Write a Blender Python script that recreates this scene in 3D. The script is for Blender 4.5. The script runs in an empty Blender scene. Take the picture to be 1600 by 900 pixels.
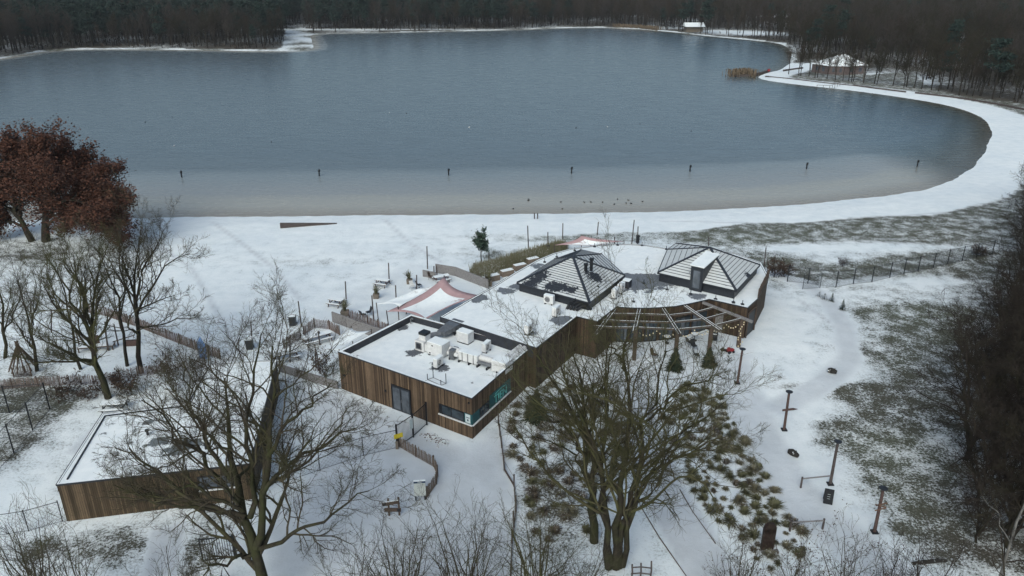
import bpy, math, random
import numpy as np
from mathutils import Vector, Matrix
R = math.radians
random.seed(7)
sc = bpy.context.scene
# ------------------------------------------------------------------ camera
FPX, PITCH, CAMH = 1200.0, R(22.6), 36.0
HAZE = .00009
cam_d = bpy.data.cameras.new("camera"); cam = bpy.data.objects.new("camera", cam_d)
sc.collection.objects.link(cam); sc.camera = cam
cam.location = (0, 0, CAMH); cam.rotation_euler = (R(90) - PITCH, 0, 0)
cam_d.sensor_width = 36; cam_d.lens = 36 * FPX / 1600; cam_d.clip_end = 20000; cam_d.clip_start = 0.5
# ------------------------------------------------------------------ world, sun, exposure
SUN_EL, SUN_AZ = R(38), R(200)      # soft sun behind thick cloud, behind the camera
w = bpy.data.worlds.new("World"); sc.world = w; w.use_nodes = True
nt = w.node_tree; bg = nt.nodes["Background"]
sky = nt.nodes.new("ShaderNodeTexSky"); sky.sky_type = 'NISHITA'; sky.sun_disc = False
sky.sun_elevation = SUN_EL; sky.sun_rotation = SUN_AZ; sky.dust_density = 5.0; sky.air_density = 1.0
hs = nt.nodes.new("ShaderNodeHueSaturation"); hs.inputs['Saturation'].default_value = .9
tn = nt.nodes.new('ShaderNodeMix'); tn.data_type = 'RGBA'; tn.blend_type = 'MULTIPLY'; tn.inputs[0].default_value = 1; tn.inputs[7].default_value = (.90, 1.0, 1.0, 1)
nt.links.new(sky.outputs[0], hs.inputs['Color']); nt.links.new(hs.outputs[0], tn.inputs[6]); nt.links.new(tn.outputs[2], bg.inputs[0]); bg.inputs[1].default_value = 0.085
sun_d = bpy.data.lights.new("sun", 'SUN'); sun_d.energy = 0.55; sun_d.angle = R(40); sun_d.color = (.97, .99, 1)
sun = bpy.data.objects.new("sun", sun_d); sc.collection.objects.link(sun)
sun.rotation_euler = (R(90) - SUN_EL, 0, R(180) - SUN_AZ)
sc.view_settings.view_transform = 'Standard'; sc.view_settings.look = 'None'
sc.view_settings.exposure = 0.80; sc.view_settings.gamma = 1.0
sc.render.engine = 'CYCLES'
try:
    sc.cycles.max_bounces = 5; sc.cycles.transparent_max_bounces = 12; sc.cycles.volume_bounces = 0
except Exception: pass

# ------------------------------------------------------------------ projection of the survey points
CP, SP = math.cos(PITCH), math.sin(PITCH)
def ray(px, py):
    a = (px - 800) / FPX; b = (450 - py) / FPX
    return np.array((a, CP + b * SP, -SP + b * CP))
def flat(px, py, z=0.0):
    d = ray(px, py); t = (z - CAMH) / d[2]
    return np.array((d[0] * t, d[1] * t, z))
BUMP = flat(1150, 545, 0)
def T(x, y):
    return 0.85 * np.exp(-((x - BUMP[0] - 1) / 15.0) ** 2 - ((y - BUMP[1] - 3) / 13.0) ** 2)
def G(px, py, dz=0.0):
    z = 0.0
    for _ in range(6):
        p = flat(px, py, z + dz); z = float(T(p[0], p[1]))
    return np.array((p[0], p[1], z + dz))
def at(px, py, Y):
    d = ray(px, py); t = Y / d[1]
    return np.array((d[0] * t, Y, CAMH + d[2] * t))
def onwall(px, py, a, b):
    n = np.array((-(b[1] - a[1]), b[0] - a[0])); d = ray(px, py)
    t = (n[0] * a[0] + n[1] * a[1]) / (n[0] * d[0] + n[1] * d[1])
    return np.array((d[0] * t, d[1] * t, CAMH + d[2] * t))
def proj(P):
    P = np.asarray(P, float); x, y, z = P[..., 0], P[..., 1], P[..., 2] - CAMH
    zc = y * CP - z * SP; zc = np.where(zc < .1, .1, zc)
    return 800 + FPX * x / zc, 450 - FPX * (y * SP + z * CP) / zc

# ------------------------------------------------------------------ materials
def _mat(name):
    m = bpy.data.materials.new(name); m.use_nodes = True
    n = m.node_tree.nodes; l = m.node_tree.links; b = n["Principled BSDF"]
    return m, n, l, b
def N(n, t, **k):
    x = n.new(t)
    for a, v in k.items():
        if a in x.inputs.keys(): x.inputs[a].default_value = v
        else: setattr(x, a, v)
    return x
def coordn(n, l, kind='pos'):
    if kind == 'obj': return n.new("ShaderNodeTexCoord").outputs['Object']
    return n.new("ShaderNodeNewGeometry").outputs['Position']
def noise(n, l, co, scale, detail=3, rough=.6, sc3=None):
    if sc3:
        mp = n.new("ShaderNodeMapping"); mp.inputs['Scale'].default_value = sc3; l.new(co, mp.inputs['Vector']); co = mp.outputs[0]
    t = N(n, "ShaderNodeTexNoise"); t.inputs['Scale'].default_value = scale; t.inputs['Detail'].default_value = detail; t.inputs['Roughness'].default_value = rough
    l.new(co, t.inputs['Vector']); return t.outputs['Fac']
def ramp(n, l, fac, stops, interp='LINEAR'):
    r = n.new("ShaderNodeValToRGB"); cr = r.color_ramp; cr.interpolation = interp
    while len(cr.elements) < len(stops): cr.elements.new(0.5)
    for e, (p, c) in zip(cr.elements, stops):
        e.position = p; e.color = (c, c, c, 1) if not hasattr(c, '__len__') else (*c, 1)
    l.new(fac, r.inputs[0]); return r.outputs[0]
def math_(n, l, op, a, b=None, c=None, clamp=False):
    x = n.new("ShaderNodeMath"); x.operation = op; x.use_clamp = clamp
    for i, v in enumerate((a, b, c)):
        if v is None: continue
        if isinstance(v, (int, float)): x.inputs[i].default_value = v
        else: l.new(v, x.inputs[i])
    return x.outputs[0]
def mix(n, l, fac, a, b, mode='MIX'):
    x = n.new("ShaderNodeMix"); x.data_type = 'RGBA'; x.blend_type = mode
    for s, v in ((x.inputs[0], fac), (x.inputs[6], a), (x.inputs[7], b)):
        if isinstance(v, (int, float)): s.default_value = v
        elif hasattr(v, '__len__'): s.default_value = (*v, 1) if len(v) == 3 else v
        else: l.new(v, s)
    return x.outputs[2]
def bump(n, l, b, h, strength=.4, dist=.05):
    x = n.new("ShaderNodeBump"); x.inputs['Strength'].default_value = strength; x.inputs['Distance'].default_value = dist
    l.new(h, x.inputs['Height']); l.new(x.outputs[0], b.inputs['Normal'])
def simple(name, col, var=.25, scale=3.0, rough=.7, metal=0.0, coat=0, kind='pos', col2=None, spec=.3):
    m, n, l, b = _mat(name)
    co = coordn(n, l, kind)
    f = noise(n, l, co, scale, 4)
    c2 = col2 or tuple(c * (1 - var) for c in col); c1 = tuple(min(1, c * (1 + var * .6)) for c in col)
    l.new(ramp(n, l, f, [(.3, c2), (.7, c1)]), b.inputs['Base Color'])
    b.inputs['Roughness'].default_value = rough; b.inputs['Metallic'].default_value = metal; b.inputs['Specular IOR Level'].default_value = spec
    return m
SNOWC, SNOWD = (.80, .84, .86), (.70, .755, .79)
def snow_on(name, base, amount=.5, scale=2.0, patches=(), rough=.8, edge=.06, streak=None, thin=1.0):
    """snow over a base colour; patches = bare places ((x, y, radius), ...)"""
    m, n, l, b = _mat(name); co = coordn(n, l)
    f = noise(n, l, co, scale, 6, .65, streak)
    big = noise(n, l, co, .25, 3)
    f = math_(n, l, 'ADD', math_(n, l, 'MULTIPLY', math_(n, l, 'SUBTRACT', f, .5), 2.0), .5)
    v = math_(n, l, 'ADD', f, math_(n, l, 'MULTIPLY', math_(n, l, 'SUBTRACT', big, .5), .5))
    for (x, y, r) in patches:
        d = n.new("ShaderNodeVectorMath"); d.operation = 'DISTANCE'
        s = n.new("ShaderNodeVectorMath"); s.operation = 'MULTIPLY'; s.inputs[1].default_value = (1, 1, 0)
        l.new(co, s.inputs[0]); l.new(s.outputs[0], d.inputs[0]); d.inputs[1].default_value = (x, y, 0)
        q = math_(n, l, 'SUBTRACT', 1.0, math_(n, l, 'DIVIDE', d.outputs['Value'], r), clamp=True)
        v = math_(n, l, 'SUBTRACT', v, math_(n, l, 'MULTIPLY', q, .95))
    th = 1 - amount
    mask = ramp(n, l, v, [(max(0, th - edge), 0.0), (min(1, th + edge), 1.0)])
    g = noise(n, l, co, 1.2, 4)
    sn = ramp(n, l, g, [(.3, tuple(c * thin for c in SNOWD)), (.65, tuple(c * thin for c in SNOWC))])
    bc = ramp(n, l, noise(n, l, co, 6, 4), [(.3, tuple(c * .7 for c in base)), (.7, base)])
    l.new(mix(n, l, mask, bc, sn), b.inputs['Base Color']); b.inputs['Roughness'].default_value = rough
    b.inputs['Specular IOR Level'].default_value = .2
    bump(n, l, b, math_(n, l, 'ADD', g, mask), .35, .04)
    return m
def cladding(name, c1, c2, plank=.14):
    m, n, l, b = _mat(name)
    ge = n.new("ShaderNodeNewGeometry")
    cr = n.new("ShaderNodeVectorMath"); cr.operation = 'CROSS_PRODUCT'; l.new(ge.outputs['True Normal'], cr.inputs[0]); cr.inputs[1].default_value = (0, 0, 1)
    nm = n.new("ShaderNodeVectorMath"); nm.operation = 'NORMALIZE'; l.new(cr.outputs[0], nm.inputs[0])
    dt = n.new("ShaderNodeVectorMath"); dt.operation = 'DOT_PRODUCT'; l.new(nm.outputs[0], dt.inputs[0]); l.new(ge.outputs['Position'], dt.inputs[1])
    u = math_(n, l, 'DIVIDE', dt.outputs['Value'], plank)
    wn = n.new("ShaderNodeTexWhiteNoise"); wn.noise_dimensions = '1D'; l.new(math_(n, l, 'FLOOR', u), wn.inputs['W'])
    grain = noise(n, l, ge.outputs['Position'], 3, 5, .7, (6, 6, .5))
    stain = noise(n, l, ge.outputs['Position'], .35, 4)
    base = ramp(n, l, wn.outputs['Value'], [(0, c1), (.6, tuple((a + d) / 2 for a, d in zip(c1, c2))), (1, c2)])
    base = mix(n, l, .8, base, ramp(n, l, grain, [(.3, .5), (.7, 1.15)]), 'MULTIPLY')
    base = mix(n, l, .8, base, ramp(n, l, stain, [(.35, .68), (.65, 1.1)]), 'MULTIPLY')
    gap = math_(n, l, 'LESS_THAN', math_(n, l, 'FRACT', u), .12)
    l.new(mix(n, l, gap, base, (.012, .009, .007)), b.inputs['Base Color'])
    b.inputs['Roughness'].default_value = .75; b.inputs['Specular IOR Level'].default_value = .2
    bump(n, l, b, math_(n, l, 'SUBTRACT', grain, gap), .12, .01)
    return m
def glass(name, col=(.02, .028, .035), rough=.08):
    m, n, l, b = _mat(name); b.inputs['Base Color'].default_value = (*col, 1); b.inputs['Roughness'].default_value = rough
    b.inputs['Specular IOR Level'].default_value = .6
    f = noise(n, l, coordn(n, l), .9, 2); l.new(ramp(n, l, f, [(.35, col), (.65, tuple(c * 2.2 for c in col))]), b.inputs['Base Color'])
    return m
def bark(name, c1, c2, moss=None, mf=.5, scale=5):
    m, n, l, b = _mat(name); co = coordn(n, l)
    f = noise(n, l, co, scale, 6, .7, (1, 1, .35))
    c = ramp(n, l, f, [(.3, c1), (.7, c2)])
    if moss:
        g = noise(n, l, co, .9, 4); c = mix(n, l, ramp(n, l, g, [(mf - .12, 0), (mf + .12, .85)]), c, moss)
    l.new(c, b.inputs['Base Color']); b.inputs['Roughness'].default_value = .9; b.inputs['Specular IOR Level'].default_value = .1
    bump(n, l, b, f, .6, .03)
    return m
M = {}
M['clad'] = cladding('wood_cladding', (.058, .038, .025), (.215, .150, .100))
M['clad_dark'] = cladding('dark_wood_cladding', (.038, .026, .018), (.115, .078, .053))
M['clad_left'] = cladding('mossy_wood_cladding', (.050, .036, .022), (.15, .108, .070))
M['membrane'] = simple('dark_roof_membrane', (.03, .033, .042), .3, 2, .6)
M['dark'] = simple('dark_painted_metal', (.022, .026, .034), .3, 5, .5)
M['grey_metal'] = simple('galvanised_metal', (.20, .21, .225), .25, 4, .45, .6)
M['white_metal'] = simple('white_enamel_casing', (.62, .63, .64), .15, 3, .5)
M['coping'] = snow_on('snowy_coping', (.10, .11, .13), .86, 3)
M['snow'] = snow_on('snow_layer', (.35, .38, .42), .97, 2.5)
M['beamwood'] = simple('dark_beam_wood', (.085, .07, .062), .35, 6, .8)
M['snow_thin'] = snow_on('thin_snow_on_wood', (.09, .06, .045), .62, 6)
M['wood'] = simple('weathered_wood', (.085, .062, .050), .45, 8, .8)
M['redwood'] = simple('reddish_wood', (.085, .055, .050), .4, 8, .8)
M['palewood'] = simple('pale_wood', (.17, .135, .11), .4, 7, .8)
M['greywood'] = simple('grey_weathered_wood', (.20, .195, .20), .3, 6, .8)
M['paling'] = simple('chestnut_paling', (.20, .155, .14), .5, 9, .85)
M['black'] = simple('black_steel', (.012, .014, .018), .3, 6, .45)
M['pole'] = simple('dark_wood_pole', (.075, .062, .06), .35, 8, .8)
M['glass'] = glass('dark_glass'); M['glass_pale'] = glass('frosted_pane', (.045, .053, .065), .15)
M['teal'] = simple('teal_signboard', (.012, .075, .085), .2, 2, .5)
M['aqua'] = simple('aqua_lettering', (.12, .42, .40), .1, 2, .6)
M['paper'] = simple('pale_notice', (.50, .58, .60), .1, 4, .6)
M['yellow'] = simple('yellow_notice', (.55, .45, .04), .15, 4, .6)
M['navy'] = simple('navy_board_head', (.02, .045, .10), .2, 3, .5)
M['board'] = simple('grey_board_face', (.42, .46, .46), .12, 3, .6)
M['corten'] = simple('rusty_steel', (.026, .015, .012), .5, 4, .7)
M['pink'] = simple('dusty_pink_canvas', (.40, .27, .28), .12, 1.2, .85)
M['pinksnow'] = snow_on('snow_on_pink_canvas', (.42, .29, .31), .74, .7, edge=.12)
M['whitesail'] = snow_on('snow_on_white_canvas', (.52, .52, .54), .8, .8, edge=.12)
M['seam'] = simple('dark_roof_seam', (.030, .036, .048), .2, 5, .5)
M['blue'] = simple('blue_banner', (.10, .19, .38), .35, 2.5, .6)
M['red'] = simple('red_plastic', (.25, .03, .035), .2, 4, .5)
M['orange'] = simple('orange_paint', (.13, .075, .05), .2, 4, .5)
M['bulb'] = simple('cream_bulb', (.72, .62, .42), .1, 4, .4)
M['brick'] = simple('mauve_brick', (.12, .095, .095), .3, 2, .85)
M['brickpale'] = simple('tan_brick', (.15, .13, .11), .3, 2, .85)
M['rock'] = snow_on('snowy_log', (.03, .028, .026), .22, 4)
M['needle'] = simple('dark_needles', (.028, .040, .024), .5, 5, .85, kind='obj')
M['needle_blue'] = simple('pine_needles', (.045, .075, .055), .5, 5, .85, kind='obj')
M['pineneedle'] = simple('far_pine_needles', (.017, .034, .029), .5, .3, .9)
M['grass_olive'] = snow_on('olive_grass_blades', (.13, .13, .075), .24, 7)
M['grass_straw'] = snow_on('straw_grass_blades', (.19, .175, .12), .28, 7)
M['grass_dark'] = snow_on('dark_grass_blades', (.12, .098, .075), .30, 7)
M['beechleaf'] = simple('russet_leaves', (.088, .034, .020), .45, .9, .8, col2=(.024, .013, .010))
M['oldleaf'] = simple('withered_leaves', (.065, .042, .032), .5, 2, .85)
M['bark_dark'] = bark('dark_bark', (.012, .010, .009), (.042, .037, .031), (.034, .038, .018), .60)
M['bark_moss'] = bark('mossy_bark', (.013, .011, .009), (.046, .040, .031), (.040, .044, .020), .53)
M['twig'] = bark('twig_bark', (.036, .031, .024), (.074, .063, .048), (.068, .068, .032), .55)
M['twig_moss'] = bark('mossy_twig_bark', (.038, .033, .024), (.078, .068, .048), (.072, .074, .032), .48)
M['twig_dark'] = bark('dark_twig_bark', (.020, .016, .015), (.048, .039, .034), (.040, .038, .022), .58)
M['twig_far'] = bark('far_twig_bark', (.022, .018, .015), (.046, .038, .030), (.032, .033, .017), .52, .05)
M['bark_far'] = bark('far_bark', (.014, .013, .012), (.04, .035, .03))
M['birch'] = bark('birch_bark', (.035, .035, .035), (.20, .195, .185), None, .5, 3)
M['reed'] = simple('dry_reed', (.13, .10, .07), .4, 1, .9)

# ------------------------------------------------------------------ mesh helpers
def tag(o, label=None, cat=None, group=None, kind=None):
    if label: o['label'] = label
    if cat: o['category'] = cat
    if group: o['group'] = group
    if kind: o['kind'] = kind
    return o
def empty(name, loc, label, cat, group=None, rz=0.0):
    o = bpy.data.objects.new(name, None); sc.collection.objects.link(o)
    o.location = tuple(float(c) for c in loc); o.rotation_euler = (0, 0, rz); o.empty_display_size = .3
    return tag(o, label, cat, group)
def rawmesh(name, V, F, mats, mi=None):
    me = bpy.data.meshes.new(name)
    V = np.ascontiguousarray(V, dtype=np.float32)
    if isinstance(F, np.ndarray):
        k = F.shape[1]; nf = len(F)
        me.vertices.add(len(V)); me.vertices.foreach_set('co', V.ravel())
        me.loops.add(nf * k); me.loops.foreach_set('vertex_index', np.ascontiguousarray(F, dtype=np.int32).ravel())
        me.polygons.add(nf); me.polygons.foreach_set('loop_start', np.arange(0, nf * k, k, dtype=np.int32))
        try: me.polygons.foreach_set('loop_total', np.full(nf, k, dtype=np.int32))
        except Exception: pass
    else:
        me.from_pydata([tuple(map(float, v)) for v in V], [], F)
    for m in mats: me.materials.append(m)
    if mi is not None: me.polygons.foreach_set('material_index', np.asarray(mi, dtype=np.int32))
    me.update(calc_edges=True); me.validate()
    return me
def link(name, me, parent=None, loc=(0, 0, 0)):
    o = bpy.data.objects.new(name, me); sc.collection.objects.link(o); o.location = tuple(float(c) for c in loc)
    if parent: o.parent = parent
    return o
class MB:
    def __init__(s, org=(0, 0, 0)): s.v = []; s.f = []; s.m = []; s.o = np.array(org, float)
    def add(s, vs, fs, m=0):
        k = len(s.v); s.v += [tuple(np.asarray(v, float) - s.o) for v in vs]
        for f in fs: s.f.append(tuple(i + k for i in f)); s.m.append(m)
        return s
    def box(s, c, d, rz=0, m=0, taper=1.0):
        ca, sa = math.cos(rz), math.sin(rz); vs = []
        for z in (-.5, .5):
            t = taper if z > 0 else 1.0
            for x, y in ((-.5, -.5), (.5, -.5), (.5, .5), (-.5, .5)):
                X, Y = x * d[0] * t, y * d[1] * t
                vs.append((c[0] + X * ca - Y * sa, c[1] + X * sa + Y * ca, c[2] + z * d[2]))
        return s.add(vs, [(3, 2, 1, 0), (4, 5, 6, 7), (0, 1, 5, 4), (1, 2, 6, 5), (2, 3, 7, 6), (3, 0, 4, 7)], m)
    def beam(s, a, b, wd, h, m=0):
        a = np.array(a, float); b = np.array(b, float); d = b - a; L = np.linalg.norm(d) or 1; d /= L
        side = np.cross(d, (0, 0, 1)); n = np.linalg.norm(side)
        side = side / n if n > 1e-3 else np.array((1, 0, 0)); up = np.cross(side, d)
        vs = [p + side * x * wd / 2 + up * y * h / 2 for p in (a, b) for x, y in ((-1, -1), (1, -1), (1, 1), (-1, 1))]
        return s.add(vs, [(3, 2, 1, 0), (4, 5, 6, 7), (0, 1, 5, 4), (1, 2, 6, 5), (2, 3, 7, 6), (3, 0, 4, 7)], m)
    def tube(s, pts, rad, n=6, m=0, cap=True):
        pts = [np.array(p, float) for p in pts]; K = len(pts)
        rad = [rad] * K if isinstance(rad, (int, float)) else rad
        vs = []
        for i, p in enumerate(pts):
            d = pts[min(i + 1, K - 1)] - pts[max(i - 1, 0)]; d = d / (np.linalg.norm(d) or 1)
            a = np.cross(d, (0.01, 1, 0.02) if abs(d[2]) > .8 else (0, 0, 1)); a /= np.linalg.norm(a); b = np.cross(d, a)
            for j in range(n):
                t = 2 * math.pi * j / n; vs.append(p + rad[i] * (a * math.cos(t) + b * math.sin(t)))
        fs = [(i * n + j, i * n + (j + 1) % n, (i + 1) * n + (j + 1) % n, (i + 1) * n + j) for i in range(K - 1) for j in range(n)]
        if cap: fs += [tuple(range(n))[::-1], tuple((K - 1) * n + j for j in range(n))]
        return s.add(vs, fs, m)
    def prism(s, poly, z0, z1, m=0, mtop=None, bottom=True):
        n = len(poly)
        z0 = [z0] * n if isinstance(z0, (int, float)) else z0; z1 = [z1] * n if isinstance(z1, (int, float)) else z1
        ar = sum(poly[i][0] * poly[(i + 1) % n][1] - poly[(i + 1) % n][0] * poly[i][1] for i in range(n))
        if ar < 0: poly = poly[::-1]; z0 = z0[::-1]; z1 = z1[::-1]
        vs = [(p[0], p[1], z) for p, z in zip(poly, z0)] + [(p[0], p[1], z) for p, z in zip(poly, z1)]
        s.add(vs, [(i, (i + 1) % n, n + (i + 1) % n, n + i) for i in range(n)] + ([tuple(range(n))[::-1]] if bottom else []), m)
        s.add([v for v in vs[n:]], [tuple(range(n))], m if mtop is None else mtop)
        return s
    def wallseg(s, a, b, z0, z1, th, m=0):
        a = np.array(a[:2], float); b = np.array(b[:2], float); d = b - a; d /= np.linalg.norm(d); nrm = np.array((-d[1], d[0])) * th / 2
        return s.prism([tuple(a - nrm), tuple(b - nrm), tuple(b + nrm), tuple(a + nrm)], z0, z1, m)
    def mesh(s, name, mats):
        mats = mats if isinstance(mats, (list, tuple)) else [mats]
        me = bpy.data.meshes.new(name); me.from_pydata(s.v, [], s.f)
        for m in mats: me.materials.append(m)
        me.polygons.foreach_set('material_index', s.m); me.update(); return me
    def build(s, name, mats, parent=None):
        me = s.mesh(name, mats)
        o = bpy.data.objects.new(name, me); sc.collection.objects.link(o)
        if parent: o.parent = parent
        else: o.location = tuple(s.o)
        return o
def copy_tree(o, parent=None, loc=None, rz=None, scale=None, label=None, group=None):
    c = o.copy(); sc.collection.objects.link(c)
    if parent: c.parent = parent
    for ch in o.children: copy_tree(ch, c)
    if loc is not None: c.location = tuple(float(q) for q in loc)
    if rz is not None: c.rotation_euler = (0, 0, rz)
    if scale is not None: c.scale = (scale,) * 3 if isinstance(scale, (int, float)) else scale
    if label: c['label'] = label
    if group: c['group'] = group
    return c
class XY:           # little local frame: forward (u) and side (v) at a point
    def __init__(s, p, rz): s.p = np.array(p, float); s.c, s.s = math.cos(rz), math.sin(rz); s.rz = rz
    def __call__(s, u, v, z=0): return s.p + np.array((u * s.c - v * s.s, u * s.s + v * s.c, z))

# ------------------------------------------------------------------ branching
def tubes_np(P, Rd, sides):
    n, K, _ = P.shape
    D = np.empty_like(P); D[:, 1:-1] = P[:, 2:] - P[:, :-2]; D[:, 0] = P[:, 1] - P[:, 0]; D[:, -1] = P[:, -1] - P[:, -2]
    D /= np.linalg.norm(D, axis=2, keepdims=True) + 1e-9
    ref = np.where(np.abs(D[..., 2:3]) > .9, np.array((1., 0, 0)), np.array((0, 0, 1.)))
    A = np.cross(D, ref); A /= np.linalg.norm(A, axis=2, keepdims=True) + 1e-9; B = np.cross(D, A)
    t = np.arange(sides) * 2 * np.pi / sides
    V = P[:, :, None, :] + Rd[:, :, None, None] * (A[:, :, None, :] * np.cos(t)[None, None, :, None] + B[:, :, None, :] * np.sin(t)[None, None, :, None])
    idx = np.arange(n * K * sides).reshape(n, K, sides); r = np.roll(idx, -1, axis=2)
    F = np.stack([idx[:, :-1], r[:, :-1], r[:, 1:], idx[:, 1:]], axis=-1).reshape(-1, 4)
    return V.reshape(-1, 3), F
def resample(pl, K):
    pl = np.array(pl, float); d = np.r_[0, np.cumsum(np.linalg.norm(np.diff(pl, axis=0), axis=1))]
    t = np.linspace(0, d[-1], K); return np.stack([np.interp(t, d, pl[:, i]) for i in range(3)], 1)
def children(rng, P, Rd, per, ratio, ang, K, up, wob, t0=.25, lmin=.0, rr=.6, rend=.35, rmin=.004, spread=None):
    n, KP, _ = P.shape
    L = np.linalg.norm(np.diff(P, axis=1), axis=2).sum(1)
    L = np.repeat(L, per); par = np.repeat(np.arange(n), per)
    t = np.tile(np.linspace(t0, 1.0, per), n) + rng.normal(0, .5 / max(per, 1) * (1 - t0), n * per); t = np.clip(t, t0 * .8, .995)
    ft = t * (KP - 1); i = np.minimum(ft.astype(int), KP - 2); f = (ft - i)[:, None]
    O = P[par, i] * (1 - f) + P[par, i + 1] * f
    D = P[par, i + 1] - P[par, i]; D /= np.linalg.norm(D, axis=1, keepdims=True) + 1e-9
    r0 = (Rd[par, i] * (1 - f[:, 0]) + Rd[par, i + 1] * f[:, 0]) * rr
    rv = rng.normal(size=D.shape); rv -= (rv * D).sum(1, keepdims=True) * D; rv /= np.linalg.norm(rv, axis=1, keepdims=True) + 1e-9
    a = np.radians(ang) * rng.uniform(.65, 1.3, len(D)) * (1 - .35 * t)
    d = D * np.cos(a)[:, None] + rv * np.sin(a)[:, None]
    Ln = np.maximum(L * ratio * (1.15 - .55 * t) * rng.uniform(.6, 1.25, len(D)), lmin)
    out = np.empty((len(D), K + 1, 3)); out[:, 0] = O; p = O.copy()
    for k in range(K):
        d = d + rng.normal(0, wob, d.shape); d[:, 2] += up; d /= np.linalg.norm(d, axis=1, keepdims=True) + 1e-9
        p = p + d * (Ln / K)[:, None]; out[:, k + 1] = p
    r0 = np.maximum(r0, rmin)
    rad = r0[:, None] * np.linspace(1, rend, K + 1)[None]; rad = np.maximum(rad, rmin * .8)
    return out, rad
def wobble(rng, pl, K, amp):
    q = resample(pl, K); nz = rng.normal(0, amp, q.shape); nz[0] = 0; nz[-1] *= .5; return q + nz
def make_branches(rng, limbs, spec, K0=8, amp=.08):
    """limbs: list of (polyline, r0, r1). spec: list of kwargs per level. returns list of (V,F) per level"""
    P = np.stack([wobble(rng, l[0], K0, amp) for l in limbs]); Rd = np.stack([np.linspace(l[1], l[2], K0) ** 1.0 for l in limbs])
    out = [tubes_np(P, Rd, 8)]; lv = [(P, Rd)]
    for i, s in enumerate(spec):
        s = dict(s); sd = s.pop('sides', 4); P, Rd = children(rng, P, Rd, **s); out.append(tubes_np(P, Rd, sd)); lv.append((P, Rd))
    return out, lv
def merge(parts):
    V = []; F = []; k = 0
    for v, f in parts: V.append(v); F.append(f + k); k += len(v)
    return np.concatenate(V), np.concatenate(F)
def leaves_np(rng, C, size, flat_=.5):
    n = len(C); a = rng.normal(size=(n, 3)); a[:, 2] *= flat_; a /= np.linalg.norm(a, axis=1, keepdims=True)
    b = rng.normal(size=(n, 3)); b -= (a * b).sum(1, keepdims=True) * a; b /= np.linalg.norm(b, axis=1, keepdims=True)
    s = size * rng.uniform(.5, 1.3, n)[:, None]
    V = np.stack([C - a * s, C - b * s * .55, C + a * s, C + b * s * .55], 1).reshape(-1, 3)
    return V, np.arange(4 * n).reshape(-1, 4)
# ================================================================== ground, lake
shore_px = [(-420, 352), (-150, 346), (0, 342), (200, 337), (430, 335), (700, 333), (850, 331), (1000, 328), (1100, 325), (1200, 320), (1300, 312), (1400, 302),
            (1460, 292), (1505, 270), (1538, 242), (1550, 212), (1546, 190), (1525, 175), (1480, 162), (1400, 149), (1320, 138), (1250, 131), (1195, 124), (1182, 119),
            (1195, 113), (1222, 108), (1236, 96), (1238, 80), (1225, 68), (1180, 62), (1100, 55), (1060, 50), (1000, 45), (940, 42), (870, 43), (800, 46), (700, 48),
            (600, 50), (520, 51), (484, 53), (486, 62), (491, 72), (483, 78), (440, 79), (400, 79), (300, 77), (200, 76), (120, 76), (60, 80), (20, 87), (0, 91), (-120, 104), (-420, 140)]
SH = np.array([flat(*p)[:2] for p in shore_px])
for _ in range(2): SH = np.concatenate([np.stack([.75 * SH + .25 * np.roll(SH, -1, 0), .25 * SH + .75 * np.roll(SH, -1, 0)], 1).reshape(-1, 2)])
def inside(x, y, poly):
    x = np.asarray(x, float); y = np.asarray(y, float); c = np.zeros(x.shape, bool); n = len(poly)
    for i in range(n):
        x1, y1 = poly[i]; x2, y2 = poly[(i + 1) % n]
        if y1 == y2: continue
        m = ((y1 > y) != (y2 > y)) & (x < (x2 - x1) * (y - y1) / (y2 - y1) + x1); c ^= m
    return c
def pdist(x, y, poly, closed=True):
    best = np.full(np.shape(x), 1e9); n = len(poly)
    for i in range(n if closed else n - 1):
        a = poly[i]; b = poly[(i + 1) % n]; dx, dy = b - a; L2 = dx * dx + dy * dy + 1e-9
        t = np.clip(((x - a[0]) * dx + (y - a[1]) * dy) / L2, 0, 1)
        best = np.minimum(best, np.hypot(x - a[0] - t * dx, y - a[1] - t * dy))
    return best
def sdist(x, y):      # + outside the lake
    d = pdist(x, y, SH); return np.where(inside(x, y, SH), -d, d)
def fan(ys, us, wfun):
    Y, U = np.meshgrid(ys, us, indexing='ij'); X = U * wfun(Y)
    ny, nu = Y.shape; idx = np.arange(ny * nu).reshape(ny, nu)
    F = np.stack([idx[:-1, :-1], idx[:-1, 1:], idx[1:, 1:], idx[1:, :-1]], -1).reshape(-1, 4)
    return X.ravel(), Y.ravel(), F
ys = np.concatenate([np.arange(-150, 22, 8.0), np.arange(22, 100, .33), np.arange(100, 150, .6), np.arange(150, 560, 2.2), 560 * 1.09 ** np.arange(0, 29)])
us = np.concatenate([[-40, -10, -4, -2, -1.4], np.linspace(-1, 1, 400), [1.4, 2, 4, 10, 40]])
gx, gy, gF = fan(ys, us, lambda y: .72 * np.maximum(y, 0) + 34)
sd = sdist(gx, gy)
WATER = -0.35
rng = np.random.default_rng(3)
gz = np.where(sd > 0, WATER + np.minimum(sd / 5.0, 1.0) * (0 - WATER), WATER - np.minimum(-sd * .06, 3.0)) + T(gx, gy)
gz += (np.abs(sd) < 6) * .009 * (np.sin(gx * .37 + 2.6 * np.sin(gx * .083) + gy * .21) + np.sin(gx * 1.7 + 3 * np.sin(gy * .4)) * .7 + 1.3 * np.sin(gy * .13 + gx * .05))
near = (gy < 110) & (sd > 6)
gz += near * .035 * (np.sin(gx * .61 + 1.3 * np.sin(gy * .37)) + np.sin(gy * .83 + gx * .21)) * .5
GPX, GPY = proj(np.stack([gx, gy, np.zeros_like(gx)], 1))
onscr = (gy > 15)
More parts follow.
